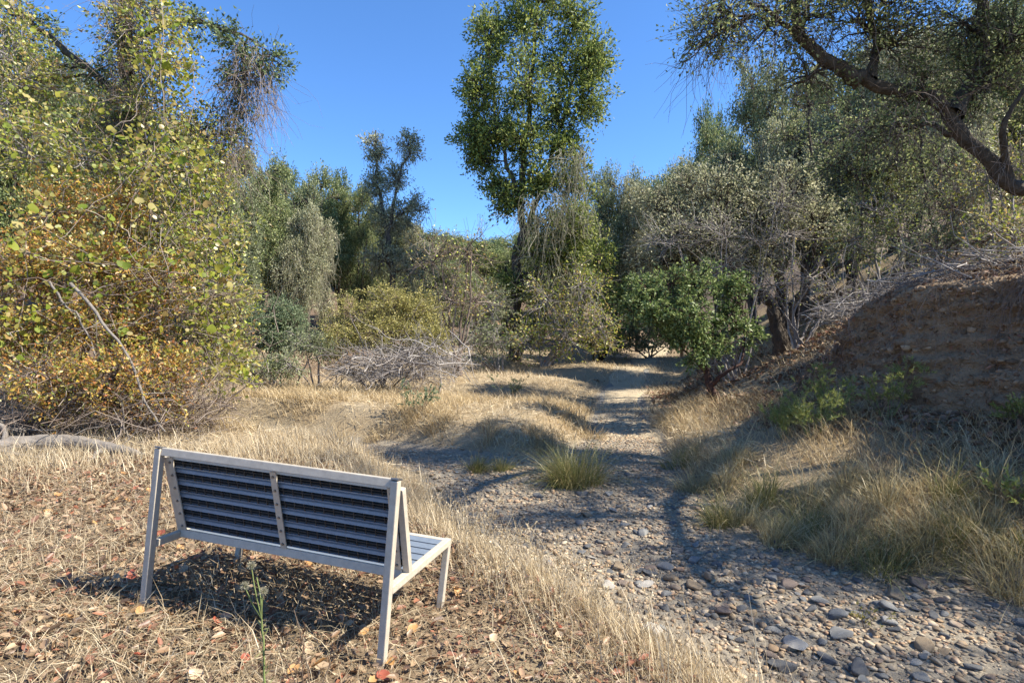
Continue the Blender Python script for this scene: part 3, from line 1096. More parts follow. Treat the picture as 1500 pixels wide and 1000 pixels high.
def put_oak(k, px, Y, ytop, wpx, rot):
    where = ('behind the vine thicket' if px < 340 else 'behind the yellow-green bush' if px < 660 else 'behind the tall slender tree' if px < 880 else 'beyond the small green tree' if px < 1160 else 'on the hillside above the dirt bank')
    o = _put_oak(k, px, Y, ytop, wpx, rot)
    o['label'] = KINDW[k] + ' in the wood ' + where
    o['group'] = KINDW[k] + 's ' + where
    return o


def _put_oak(k, px, Y, ytop, wpx, rot):
    t = (OA, OB, OC, OD)[k]
    h0, w0 = ((8.0, 3.0), (7.5, 2.9), (7.0, 2.8), (7.5, 3.0))[k]
    g = gat(px, Y)
    ztop = CAM_Z + (HOR - ytop) / F_PX * Y
    s = (ztop - g[2]) / h0
    sw = (wpx / F_PX * Y) / (w0 * 1.2)
    if not placed[k]:
        placed[k] = True
        t.location = g
        t.rotation_euler = (0, 0, rot)
        t.scale = (sw, sw, s)
        return t
    return dup(t, g, rot, (sw, sw, s))


# k, px, depth, top pixel, half width px
for a in [(0, 378, 19, 205, 70, .3), (3, 345, 15, 250, 60, 2.0), (3, 425, 22, 250, 70, 1.2), (0, 470, 24, 245, 66, 2.6), (1, 450, 19.5, 300, 60, 4.0), (2, 500, 27, 255, 64, .9), (0, 525, 25, 262, 50, 5.2),
          (2, 405, 27, 240, 70, 3.3), (3, 560, 29, 300, 60, 3.3), (1, 605, 30, 318, 60, 1.9), (2, 640, 34, 340, 70, .2), (0, 690, 36, 345, 76, 1.0), (2, 740, 38, 350, 80, 2.2), (3, 650, 27, 380, 60, 2.8),
          (0, 800, 36, 335, 80, 4.4), (1, 850, 33, 300, 66, 3.0), (3, 905, 30, 236, 62, .6), (1, 935, 29, 255, 55, 1.6), (2, 985, 32, 240, 60, 2.7), (0, 1000, 27, 220, 55, 4.9), (2, 955, 38, 270, 80, .4),
          (0, 1060, 22, 175, 70, .8), (3, 1110, 17.5, 88, 92, 2.1), (2, 1050, 25, 150, 60, 5.0), (1, 1180, 16, 150, 90, .2), (3, 1250, 17, 60, 110, 3.6), (1, 1340, 15, 40, 120, 1.1), (3, 1430, 16, 0, 130, 2.9),
          (1, 1400, 13, 150, 90, 4.2), (0, 1520, 14, 40, 130, .5), (3, 1480, 19, -20, 130, 5.6), (2, 1220, 22, 100, 120, 4.0), (2, 1310, 21, 60, 120, 1.3), (0, 1140, 24, 190, 90, 5.5),
          (2, 480, 44, 300, 70, 1.1), (0, 560, 46, 318, 80, 2.2), (3, 630, 45, 338, 80, .3), (2, 690, 48, 345, 80, 4.1), (0, 760, 46, 335, 80, 5.0), (3, 830, 44, 320, 80, 3.2), (2, 900, 46, 285, 80, 1.8), (0, 980, 44, 265, 80, .9), (1, 400, 40, 290, 80, 2.7), (3, 700, 30, 400, 70, 1.6), (1, 610, 24, 420, 60, .7), (0, 290, 22, 190, 90, 2.4), (2, 200, 20, 150, 110, .7), (3, 90, 17, 80, 120, 3.9), (0, 10, 15, 20, 120, 1.4), (2, -80, 14, 0, 130, 2.0), (2, 130, 27, 120, 130, 4.6)]:
    put_oak(*a)

# oaks out of view, added so their shade dapples creek and foreground
for i, (x_, y_, sc_, ro, lab) in enumerate([(8.7, 4.5, .84, .4, 'unseen open-crowned olive oak added for shade nearest the arching limb'), (10.3, 2.0, .8, 4.0, 'unseen open-crowned olive oak added for shade opposite the bench'), (4.4, -.8, .9, 1.2, 'unseen open-crowned olive oak added for dapple downstream of the bench')]):
    o = OE if i == 0 else dup(OE, (0, 0, 0), 0, (1, 1, 1))
    o.location = (x_, y_, float(H(x_, y_)))
    o.rotation_euler = (0, 0, ro)
    o.scale = (sc_,) * 3
    o['label'] = lab

# slim lichen-hung tree standing above the left-hand oaks
r = np.random.default_rng(35)
Y = 23.0
b = gat(568, Y)
stems = [([b, at(572, 420, Y), at(565, 330, Y), at(552, 260, Y), at(550, 195, Y)], .17, .03), ([at(566, 350, Y), at(585, 260, Y), at(606, 205, Y)], .08, .02)]
bl = [B(550, 215, Y, 13, 28, .6), B(548, 270, Y, 18, 26, .7), B(600, 215, Y, 17, 22, .6), B(580, 260, Y, 18, 20, .6), B(570, 320, Y, 32, 30), B(605, 310, Y, 26, 30, .8), B(560, 380, Y, 36, 34), B(610, 390, Y, 34, 40, .8)]
g = tree_geo(r, stems, bl, 26, 7, 12, (.095, .05), (.3, .7), .022, .008, .6, .4, .05)
slim = tree('slim_tree', 'slender pale tree with a forked top rising above the olive oaks', 'tree', b, g, 'bark', 'oak_grey')
part('lichen', strands(r, [(x[0], x[1], x[2]) for x in bl], 150, (.25, .7), .01), 'lichen', slim, 'stuff')

# grey green round shrub, yellow bush and brush pile
r = np.random.default_rng(36)
shrub('shrub', 'dense bluish-green shrub at the edge of the vine thicket', 405, 14.0, [B(400, 465, 14, 36, 34), B(425, 480, 14, 28, 30), B(385, 490, 13.8, 28, 26), B(412, 500, 13.7, 32, 18)], 'twig_brown', 'greyshrub', r, 5, .03, 40, 8, 12, (.065, .028), (.2, .45), .4)
shrub('shrub', 'low grey-brown bush between the bluish shrub and the brush pile', 450, 13.2, [B(445, 500, 13.2, 30, 26), B(470, 512, 13, 30, 20), B(380, 540, 12, 26, 14), B(420, 535, 12.2, 30, 14)], 'twig_grey', 'oak_cool', r, 5, .025, 36, 8, 6, (.05, .025), (.2, .45), .8)
shrub('coyote_bush', 'broad yellow-green bush behind the dead brush pile', 560, 13.8,
      [B(520, 465, 14, 44, 36), B(570, 448, 14, 46, 36), B(615, 462, 14, 38, 40), B(560, 490, 13.4, 60, 30), B(500, 500, 13.4, 36, 28), B(628, 500, 13.4, 30, 26)], 'twig_brown', 'coyote', r, 8, .035, 44, 8, 12, (.06, .026), (.22, .5), .5)


def deadpile(name, label, cat, base, blobs, n, L, rad, rng, mat='twig_grey', flat=.35, k=5, curl=.24):
    P = np.concatenate([inblob(c, rr, int(n * d), rng, .1) for c, rr, d in blobs])
    N = len(P)
    d = rng.normal(0, 1, (N, 3))
    d[:, 2] = np.abs(d[:, 2]) * flat
    d = nrm(d)
    ln = rng.uniform(L[0], L[1], N)
    out = np.empty((N, k, 3))
    out[:, 0] = P - d * (ln / 2)[:, None]
    for j in range(1, k):
        d = nrm(d + rng.normal(0, curl, (N, 3)) + np.array([0, 0, -.06]))
        out[:, j] = out[:, j - 1] + d * (ln / (k - 1))[:, None]
    out[..., 2] = np.maximum(out[..., 2], H(out[..., 0], out[..., 1]) + .01)
    R = np.linspace(1, .3, k)[None] * (rad * rng.lognormal(0, .5, (N, 1)))
    t = thing(name, label, cat, tuple(base))
    part('branches', tubes(out, R, 4), mat, t, 'stuff', True)
    sp_, sr_ = sprout(out[:N // 2], R[:N // 2], 4, .3, 1, (L[0] * .3, L[1] * .35), (25, 60), 4, rng, .2, 0, .4, rad * .3)
    part('twigs', tubes(sp_, sr_, 3), mat, t, 'stuff')
    return t


deadpile('brush_pile', 'tangled pile of bare grey branches in front of yellow-green bush', 'brush pile', gat(590, 12.6),
         [B(590, 528, 12.6, 66, 22, 1, .7), B(630, 520, 12.6, 30, 26, .5, .5), B(530, 530, 12.7, 44, 20, .7, .5), B(670, 515, 14, 24, 16, .25, .5)], 190, (.6, 1.7), .0075, r, 'twig_grey', .45, 7, .3)

# --- right: manzanita by the path
r = np.random.default_rng(41)
b = gpt(1050, 586, 11)
Y = b[1]
stems = [([b, at(1038, 560, Y), at(1030, 530, Y), at(1018, 500, Y), at(985, 460, Y)], .075, .03), ([at(1040, 566, Y), at(1062, 547, Y - .2), at(1086, 530, Y - .2), at(1090, 500, Y)], .04, .015), ([at(1034, 545, Y), at(1010, 520, Y), at(990, 500, Y)], .03, .012)]
bl = [B(940, 425, Y, 34, 28), B(985, 410, Y, 38, 28), B(1030, 415, Y, 40, 30), B(1075, 425, Y, 26, 24), B(925, 455, Y, 28, 22), B(970, 460, Y - .3, 40, 26), B(1020, 460, Y - .5, 42, 28), B(1065, 465, Y, 32, 26), B(1000, 490, Y - .3, 36, 16), B(1045, 500, Y - .2, 36, 20), B(1025, 525, Y - .3, 28, 12, .6), B(975, 495, Y, 26, 12, .6), B(1095, 485, Y, 20, 20, .7)]
g = tree_geo(r, stems, bl, 17, 7, 10, (.062, .034), (.15, .36), .013, .005, .6, .3, .02, .5)
tree('manzanita', 'small green leafy tree with reddish trunk beside the path', 'tree', b, g, 'bark_red', 'manzanita')

# --- multi-stemmed oak on the slope, and grey shrubs round it
r = np.random.default_rng(42)
Y = 12.8
b = gat(1145, Y)
stems = [([b, at(1128, 440, Y), at(1085, 410, Y), at(1060, 360, Y + .3)], .17, .06), ([b + [.1, 0, 0], at(1165, 440, Y), at(1215, 395, Y), at(1290, 370, Y)], .12, .04), ([b + [0, .1, 0], at(1145, 420, Y), at(1130, 360, Y), at(1150, 290, Y)], .12, .04),
         ([b + [.15, .1, 0], at(1180, 430, Y), at(1195, 370, Y), at(1185, 300, Y)], .08, .03)]
bl = [B(1040, 340, Y, 56, 40), B(990, 345, Y, 46, 44), B(960, 310, Y + 1, 46, 40), B(1060, 280, Y, 56, 40), B(1120, 320, Y, 46, 40), B(1010, 270, Y + 1, 44, 34), B(1160, 280, Y, 50, 44), B(1200, 330, Y, 44, 40, .7), B(1100, 380, Y, 40, 26, .5), B(960, 380, Y + .5, 44, 26, .8), B(1260, 350, Y, 40, 30, .6)]
g = tree_geo(r, stems, bl, 40, 8, 8, (.075, .032), (.3, .75), .018, .006, .9, .4, .04)
t = tree('multistem_oak', 'grey-leaved oak with several dark leaning stems on the slope above path', 'tree', b, g, 'bark_dark', 'oak_grey')
shrub('shrub', 'bare pale-stemmed shrub at the foot of the leaning oak', 1170, 11.8, [B(1180, 400, 11.8, 60, 44), B(1130, 420, 11.8, 40, 36), B(1230, 420, 11.6, 44, 34), B(1160, 350, 12, 50, 36)], 'twig_grey', 'vinegreen', r, 9, .03, 20, 7, 1, (.05, .03), (.3, .8), 1., .012, .005)
shrub('shrub', 'fine pale bare twigs spreading in front of the grey-leaved leaning oak', 1075, 12.0, [B(990, 350, 12.2, 50, 40), B(1050, 340, 12, 56, 44), B(1110, 350, 12, 50, 44), B(1150, 300, 12.2, 40, 40), B(1060, 390, 12, 40, 24)], 'twig_grey', 'oak_grey', r, 7, .03, 22, 9, 1, (.05, .03), (.35, .9), 1., .010, .0045)
deadpile('brush_mat', 'mat of dead grey twigs overhanging the top of the dirt bank', 'brush', gat(1330, 8.0),
         [B(1290, 440, 8.2, 60, 14, 1, .4), B(1370, 405, 7.6, 70, 16, 1, .4), B(1450, 385, 7.0, 60, 20, 1, .4), B(1230, 455, 8.8, 40, 14, .6, .4)], 130, (.4, 1.1), .0055, r, 'twig_grey', .3)
# understory on top of the bank
for i, (px, Y, bls, lm, wm, lab) in enumerate([
    (1290, 10.5, [B(1280, 300, 10.5, 60, 50), B(1250, 350, 10.5, 46, 44), B(1320, 350, 10.3, 50, 50), B(1300, 250, 11, 50, 40, .7)], 'herb', 'twig_grey', 'light green sapling thicket above the low end of dirt bank'),
    (1400, 9.2, [B(1400, 300, 9.4, 60, 60), B(1440, 350, 9, 56, 44), B(1370, 360, 9.2, 46, 40), B(1480, 290, 9, 50, 50)], 'oak_cool', 'twig_brown', 'tangled grey-green shrub on top of the dirt bank'),
    (1480, 8.2, [B(1480, 340, 8.2, 60, 36), B(1500, 240, 8.6, 60, 60), B(1450, 260, 9, 50, 50, .7)], 'vinegreen', 'twig_grey', 'vine-tangled shrub under the big dark limb')]):
    shrub('shrub', lab, px, Y, bls, wm, lm, r, 8, .03, 24, 8, 4, (.06, .03), (.3, .8), 1., .011, .004)
for px, Y, yt, lx, rr, lab in [(1250, 11, 190, 20, .05, 'thin dark leaning trunk above the bank by the sapling thicket'), (1330, 11, 200, -30, .06, 'dark upright trunk in the wood above the dirt bank'), (1395, 10, 180, -50, .05, 'thin curving trunk behind the twig mat on the bank'), (1215, 13.5, 150, -30, .07, 'dark mossy trunk behind the bare pale-stemmed shrub')]:
    b = gat(px, Y)
    g = tree_geo(r, [([b, at(px + lx * .2, 400, Y), at(px + lx * .7, 300, Y), at(px + lx, yt, Y)], rr, rr * .4)], [B(px + lx, yt, Y, 50, 40), B(px + lx + 40, yt + 60, Y, 40, 36, .7), B(px + lx - 40, yt + 50, Y, 40, 36, .7)], 20, 7, 7, (.06, .03), (.3, .7), .014, .005, 1.)
    tree('oak_sapling', lab, 'tree', b, g, 'bark_dark', 'oak')

# --- the big oak at the right whose limb reaches over the creek
r = np.random.default_rng(51)
b = gat(1640, 7.2)
b[2] = H(b[0], b[1])
Y = 7.0
stems = [([b - [0, 0, .3], at(1600, 330, Y), at(1545, 280, Y), at(1480, 270, Y), at(1425, 215, Y), at(1385, 160, Y), at(1320, 130, Y), at(1255, 115, Y)], .11, .07),
         ([at(1262, 118, Y), at(1215, 92, Y), at(1180, 60, Y), at(1165, 10, Y), at(1150, -70, Y)], .095, .04),
         ([at(1275, 118, Y), at(1285, 60, Y + .2), at(1270, 0, Y + .2), at(1290, -80, Y + .3)], .055, .03),
         ([at(1190, 75, Y), at(1130, 20, Y - .2), at(1060, -20, Y - .4)], .04, .015),
         ([at(1395, 170, Y), at(1440, 80, Y + .4), at(1430, -20, Y + .5), at(1400, -120, Y + .5)], .09, .04),
         ([at(1600, 330, Y), at(1620, 150, Y), at(1600, -50, Y), at(1560, -250, Y)], .17, .06),
         ([at(1480, 270, Y), at(1470, 190, Y - .3), at(1500, 130, Y - .4)], .05, .02)]
bl = [B(1060, 20, Y - .4, 60, 46, .8), B(1030, 70, Y - .4, 44, 30, .5), B(1120, 40, Y - .2, 56, 46, .8), B(1110, -60, Y - .2, 70, 50), B(1190, 20, Y, 60, 50), B(1180, 110, Y, 60, 40, .6), B(1250, 30, Y, 60, 56), B(1230, -70, Y, 80, 50), B(1320, 60, Y, 64, 60), B(1330, -50, Y, 80, 56),
      B(1400, 40, Y + .3, 70, 60), B(1350, 130, Y, 50, 40, .8), B(1440, 120, Y + .2, 60, 56), B(1490, 60, Y, 60, 60), B(1430, -70, Y, 90, 60), B(1540, 150, Y, 60, 60, .7), B(1530, -60, Y, 90, 70), B(1300, 190, Y, 50, 40, .4), B(1600, -180, Y, 120, 80), B(1480, -200, Y, 110, 70), B(1350, -180, Y, 100, 70)]
stems += [([at(1600, -50, Y), (5.9, 5.8, 6.3), (5.0, 4.9, 6.0), (4.0, 4.4, 5.4)], .10, .04), ([at(1600, 150, Y), (6.9, 4.9, 5.4), (6.6, 3.8, 5.2), (6.4, 2.8, 4.8)], .10, .04)]
bl += [(c_, (.85, .8, .55), d_) for c_, d_ in [((3.7, 4.2, 5.1), .6), ((4.6, 5.2, 5.3), .7), ((5.4, 4.3, 5.6), .6), ((5.5, 5.7, 6.1), .7), ((4.5, 6.2, 5.5), .9), ((6.6, 3.3, 5.0), .4), ((7.0, 4.7, 5.6), .5), ((6.2, 2.4, 4.7), .6), ((3.4, 5.2, 5.4), .7), ((6.4, 6.4, 6.4), 1)]]  # limbs and clumps above the view, added to shade the creek
g = tree_geo(r, stems, bl, 26, 8, 6, (.048, .025), (.25, .7), .013, .0038, .7, .3, .03, .45)
big = tree('live_oak', 'big dark oak reaching a thick crooked limb from the dirt bank over creek', 'tree', b, g, 'bark_dark', 'oak')
part('dead_twigs', strands(r, [(x[0], x[1], x[2]) for x in bl[:18]] + [B(1330, 170, Y - .2, 90, 40, 1.2), B(1430, 230, Y - .2, 60, 60, 1)], 80, (.3, .9), .0034, .7), 'twig_brown', big, 'stuff')


# ------------------------------------------------------------------ vine thicket
r = np.random.default_rng(61)
Y = 8.2
# golden shrub
shrub('poison_oak', 'orange and gold leaved shrub in the vine thicket above the log', 90, 7.9,
      [B(40, 400, 7.8, 60, 60), B(120, 380, 7.8, 60, 60), B(190, 400, 8, 50, 56), B(80, 310, 8.2, 70, 50), B(170, 310, 8.3, 60, 50), B(20, 490, 7.5, 56, 46), B(110, 480, 7.5, 60, 44), B(190, 480, 7.8, 50, 40), B(-40, 420, 7.5, 60, 90), B(245, 420, 8.2, 40, 50, .7), B(60, 550, 6.9, 70, 40, .8), B(170, 555, 7.0, 70, 40, .8), B(250, 555, 7.5, 50, 44, .7), B(110, 590, 6.8, 80, 26, .4), B(230, 600, 7.2, 60, 26, .4)],
      'twig_brown', 'gold', r, 12, .03, 40, 8, 9, (.052, .026), (.2, .5), .8, .010, .0035)
# vine mass above and right, yellow-green with many bare stems
shrub('vine_thicket', 'yellow-green vine covered thicket beneath the vine-draped tree', 230, 8.8,
      [B(40, 220, 8.8, 80, 60), B(130, 230, 8.8, 70, 60), B(220, 240, 8.9, 60, 56), B(290, 250, 9, 46, 56), B(310, 330, 9, 50, 60), B(240, 330, 8.7, 56, 56), B(330, 430, 8.8, 36, 60), B(270, 500, 8.5, 50, 50), B(330, 520, 8.6, 36, 46), B(0, 150, 9, 60, 50, .9), B(300, 200, 9.3, 40, 40), B(225, 160, 9.1, 44, 44, .8), B(245, 90, 9.1, 40, 50, .7), B(240, 20, 9.2, 44, 46, .7), B(150, 170, 9.1, 40, 40, .6), B(60, 110, 9.2, 56, 50, .8), B(20, 50, 9.3, 50, 46, .8), B(185, 40, 9.0, 26, 60, .5)],
      'twig_grey', 'vinegreen', r, 14, .03, 34, 8, 6, (.058, .034), (.3, .7), .9, .011, .004)
# dead tangle under it
deadpile('vine_tangle', 'grey-brown tangle of bare stems at the foot of the vine thicket', 'brush', gat(180, 7.6),
         [B(60, 580, 6.9, 80, 40, 1, .4), B(180, 585, 7.0, 80, 40, 1, .4), B(290, 570, 7.5, 50, 40, .8, .4), B(150, 500, 7.8, 140, 50, 1, .4), B(310, 470, 8.3, 60, 80, .9, .4), B(240, 600, 7.6, 80, 30, .8, .4)], 190, (.4, 1.3), .0036, r, 'twig_brown', 1.2, 6, .42)
# draped tree behind
Y = 9.4
b = gat(175, Y)
stems = [([b, at(180, 420, Y), at(190, 240, Y), at(193, 100, Y), at(190, -60, Y), at(180, -200, Y)], .15, .09), ([at(195, 60, Y), at(270, 30, Y), at(330, 45, Y), at(372, 60, Y)], .05, .02), ([at(188, 150, Y), at(80, 60, Y + .4), at(0, 0, Y + .6)], .08, .03)]
bl = [B(185, 90, Y - .2, 26, 70, .8), B(190, -20, Y, 40, 50, .8), B(182, 190, Y - .2, 28, 50, .6), B(30, 40, Y + .5, 60, 60, 1.1), B(80, 110, Y + .5, 40, 40, .7), B(0, 130, Y + .5, 50, 40, .8), B(150, 120, Y, 14, 40, .3), B(300, 40, Y, 30, 16, .4), B(352, 75, Y, 34, 30, .55), B(398, 95, Y, 22, 36, .5), B(358, 125, Y, 28, 46, .55), B(345, 180, Y, 14, 40, .35)]
g = tree_geo(r, stems, bl, 24, 7, 7, (.065, .036), (.2, .5), .012, .004, 1., .4, .03, .3)
drape = tree('draped_tree', 'dark tree trunk hung with vines rising out of the vine thicket', 'tree', b, g, 'bark_dark', 'oak_dark')
V = strands(r, [B(188, 20, Y - .15, 20, 60, 3), B(188, 120, Y - .15, 20, 60, 3), B(185, 200, Y - .2, 30, 60, 2), B(235, 150, Y - .2, 40, 60, .8), B(340, 150, Y, 14, 60, 1.5), B(365, 90, Y, 36, 36, 1.8), B(375, 125, Y, 30, 50, 1.6), B(345, 200, Y, 14, 50, 1), B(300, 200, Y, 40, 50, .6), B(330, 220, Y, 12, 40, .7)], 85, (.4, 1.2), .0045, .8)
part('hanging_vines', V, 'twig_brown', drape, 'stuff')

# wild grape: heart-shaped leaves one by one
heart = np.array([(0, 0), (.28, -.10), (.50, .10), (.52, .38), (.36, .66), (0, .95), (-.36, .66), (-.52, .38), (-.50, .10), (-.28, -.10)])
hm = []
for i in range(6):
    V = np.zeros((11, 3))
    V[:10, 0] = heart[:, 0] * r.uniform(.9, 1.1)
    V[:10, 1] = heart[:, 1]
    V[10] = (0, .35, 0)
    V[:, 2] = .28 * np.abs(V[:, 0]) ** 1.3 - .22 * (V[:, 1] - .3) ** 2 + r.normal(0, .03, 11)
    Ft = np.array([[10, k, (k + 1) % 10] for k in range(10)])
    cols = [[(.15, .22, .03), (.20, .27, .04)], [(.26, .32, .045), (.32, .36, .06)], [(.36, .36, .06), (.42, .40, .09)], [(.44, .40, .16), (.46, .43, .22)], [(.19, .27, .035), (.26, .32, .05)], [(.36, .25, .10), (.40, .31, .15)]][i]
    mm = leaf_mat('grape_leaf_%s' % 'abcdef'[i], cols, .5, .012, .6)
    hm.append(mk('leaf', V, [Ft], mm, True))
vine = thing('wild_grapevine', 'grapevine with big heart-shaped yellow-green leaves climbing over the vine thicket', 'vine', tuple(gat(200, 7.6)))
Lv = np.array(vine.location)
ctr = [B(60, 400, 7.2, 90, 130, 1.0), B(200, 400, 7.5, 100, 110, 1.0), B(310, 430, 7.9, 40, 130, 1.1), B(240, 240, 8.0, 90, 70, 1.2), B(245, 80, 8.6, 45, 90, 1.1), B(80, 200, 8.0, 90, 80, .7), B(340, 540, 8.0, 30, 50, .5), B(10, 500, 6.9, 50, 60, .4), B(30, 20, 8.2, 60, 30, .2)]
allp = np.concatenate([inblob(c, (rr[0], .35, rr[2]), int(46 * d), r, .1) for c, rr, d in ctr])
allp = allp[r.permutation(len(allp))][:298]
for pnt in allp:
    o = obj('leaf', hm[int(r.choice(6, p=[.2, .25, .2, .1, .17, .08]))], vine)
    o.location = pnt - Lv
    s = r.uniform(.06, .125)
    o.scale = (s, s, s)
    o.rotation_euler = (r.normal(1.0, .5), r.normal(0, .5), r.normal(.5, .9))
# the smaller, farther ones in one piece, and the stems
fp = np.concatenate([inblob(c, (rr[0], .6, rr[2]), int(330 * d), r, .1) for c, rr, d in ctr])
part('small_leaves', leaves(fp, nrm(r.normal(0, 1, fp.shape)), r.uniform(.04, .08, len(fp)), r.uniform(.035, .07, len(fp)), r, .12, .2, 'oval'), 'grape', vine, 'stuff')
a = allp[r.integers(0, len(allp), 120)]
c = allp[r.integers(0, len(allp), 120)]
k = np.linalg.norm(a - c, axis=1) < 2.2
vs = grow_to(a[k], c[k], 8, r, -.12, .03)
part('stems', tubes(vs, np.full(vs.shape[:2], .005), 4), 'twig_brown', vine, 'stuff')

# leaning dead poles
for lab, pts, r0 in [('pale dead pole leaning through the vine thicket, the longer of two', [(103, 415, 7.0), (150, 470, 6.9), (185, 520, 6.85), (215, 590, 6.8), (238, 632, 6.8)], .021),
                     ('shorter pale dead stick leaning beside the longer pole', [(72, 412, 6.9), (95, 445, 6.9), (120, 475, 6.9), (150, 545, 6.85)], .015)]:
    P = resample([at(*q_) for q_ in pts], 16, .012, r)
    bs = P[-1]
    t = thing('dead_pole', lab, 'dead branch', tuple(bs))
    part('stem', tubes(P[None], np.linspace(r0, r0 * .45, 16)[None], 8), 'deadwood', t, None, True)
    sp_, sr_ = sprout(P[None], np.linspace(r0, r0 * .45, 16)[None], 6, .1, .9, (.25, .6), (25, 55), 5, r, .15, 0, .35, .004)
    for k in range(len(sp_)):
        part('side_twig', tubes(sp_[k:k + 1], sr_[k:k + 1], 4), 'deadwood', t, None, True)

# fallen log
pts = [gpt(-60, 672, 6), gpt(30, 664, 6), gpt(100, 662, 6), gpt(160, 668, 6), gpt(215, 671, 6)]
P = resample([p_ + np.array([0, 0, h]) for p_, h in zip(pts, (.07, .09, .11, .08, .03))], 24, .006, r)
R = np.interp(np.linspace(0, 1, 24), [0, .3, .6, .9, 1], [.11, .10, .082, .05, .015]) * (1 + r.normal(0, .04, 24))
t = thing('fallen_log', 'pale weathered fallen log lying behind the bench', 'log', tuple(pts[2]))
part('trunk', tubes(P[None], R[None], 12), 'deadwood', t, None, True)
k0 = P[9]
lim = [resample([P[6], P[6] + [-.25, -.12, -.02], P[6] + [-.6, -.28, -.10]], 8, .01, r), resample([P[16], P[16] + [.12, -.2, -.03], P[16] + [.2, -.5, -.07]], 8, .01, r), resample([P[4], P[4] + [-.1, .1, .22], P[4] + [-.35, .15, .35]], 8, .01, r), resample([P[3], P[3] + [.3, -.15, -.02], P[3] + [.9, -.25, -.08]], 8, .01, r)]
for l_ in lim:
    l_[:, 2] = np.maximum(l_[:, 2], H(l_[:, 0], l_[:, 1]) + .015)
    part('limb', tubes(l_[None], np.linspace(.035, .014, 8)[None], 8), 'deadwood', t, None, True)
deadpile('stick_pile', 'pile of bleached curved sticks beyond the thick end of fallen log', 'stick pile', gpt(30, 640, 7),
         [B(10, 610, 6.9, 50, 40, 1, .4), B(60, 640, 6.7, 60, 20, .7, .3), B(150, 655, 6.7, 70, 12, .6, .3)], 34, (.5, 1.4), .011, r, 'deadwood', .7, 7)
deadpile('twig_litter', 'thin bleached twigs strewn around the fallen log', 'twigs', gpt(100, 690, 6),
         [B(80, 676, 6.1, 130, 6, 1, .6), B(230, 650, 7, 80, 8, .6, .4)], 80, (.2, .7), .004, r, 'deadwood', .12, 4)


# ------------------------------------------------------------------ grass, litter, weeds
r = np.random.default_rng(71)


def free(x, y, lo=-.05, hi=.35):
    return sm(lo, hi, np.minimum(chan(x, y), np.where(x < .8, arm_dist(x, y) - .65, 9)))


def patch(x, y, w0, f, n0):
    return sm(-w0, w0, wob(x, y, f, n0))


def grass_patch(n, box, dens, h, w, segs=2, bend=(.1, .7), droop=(0, .2), wind=(-.5, 0)):
    x, y = scatter(n, *box, r, dens)
    N = len(x)
    th = r.uniform(0, 6.28, N)
    lean = nrm(np.stack([np.cos(th) + wind[0], np.sin(th) + wind[1]], 1))
    hh = r.lognormal(0, .35, N) * h
    return blades(onground(x, y, -.01), hh, r.uniform(.6, 1.3, N) * w, lean, r.uniform(*bend, N), r.uniform(*droop, N), segs, r)


G = []
# straw fringe on the bank right of the bench
fr = lambda x, y: np.exp(-((x - (np.interp(y, PY, PX) - np.interp(y, PY, PW) - .62)) / .42) ** 2) * free(x, y, -.2, .12)
G.append(grass_patch(36000, (-2.2, 1.6, 1.9, 6.4), fr, .21, .0046, 3, (.1, .8), (0, .25)))
# sunny straw beyond the bench and left flat
G.append(grass_patch(40000, (-6.5, .2, 4.6, 8.4), lambda x, y: free(x, y) * (.12 + .88 * patch(x, y, .35, 2.3, 3)) * sm(4.4, 5.6, y - .25 * (x + 3)), .16, .0065, 2))
# sparse in the litter round the bench
G.append(grass_patch(26000, (-4.5, .6, 1.7, 5.6), lambda x, y: free(x, y) * (.25 + .75 * patch(x, y, .35, 2.6, 14)) * (np.abs(x) < y * .93 + .2), .11, .0036, 2, (.3, 1.5), (.1, .6)))
obj('dry_grass', mk('dry_grass', *merge(G), 'straw'), None, 'stuff')
G = []
# middle island
G.append(grass_patch(46000, (-5.5, 1.6, 7.6, 13.5), lambda x, y: free(x, y) * (.06 + .94 * patch(x, y, .3, 2.2, 8) ** 1.5), .20, .010, 2, (.2, 1.4), (.05, .6)))
# right bank
G.append(grass_patch(42000, (1.4, 5.6, 3.0, 11.5), lambda x, y: free(x, y, .0, .3) * sm(.1, -.5, x - cut_x(y) + .35) * (.2 + .8 * patch(x, y, .3, 2.6, 22)), .23, .0075, 2, (.3, 1.3), (.1, .6)))
obj('bank_grass', mk('bank_grass', *merge(G), 'straw_dull'), None, 'stuff')
G = []
G.append(grass_patch(60000, (-9, 10, 11.5, 26), lambda x, y: free(x, y, -1.5, .5) * (.05 + .95 * patch(x, y, .4, 1.3, 6)), .13, .016, 1, (.2, 1.2), (0, .4)))
G.append(grass_patch(26000, (2.8, 10, 6.5, 17), lambda x, y: np.where(y < 10.2, sm(.1, .35, x - cut_x(y)), free(x, y, .0, .5)) * (.08 + .92 * patch(x, y, .3, 1.9, 18)), .16, .011, 2, (.3, 1.5), (.1, .6)))
obj('far_grass', mk('far_grass', *merge(G), 'straw'), None, 'stuff')


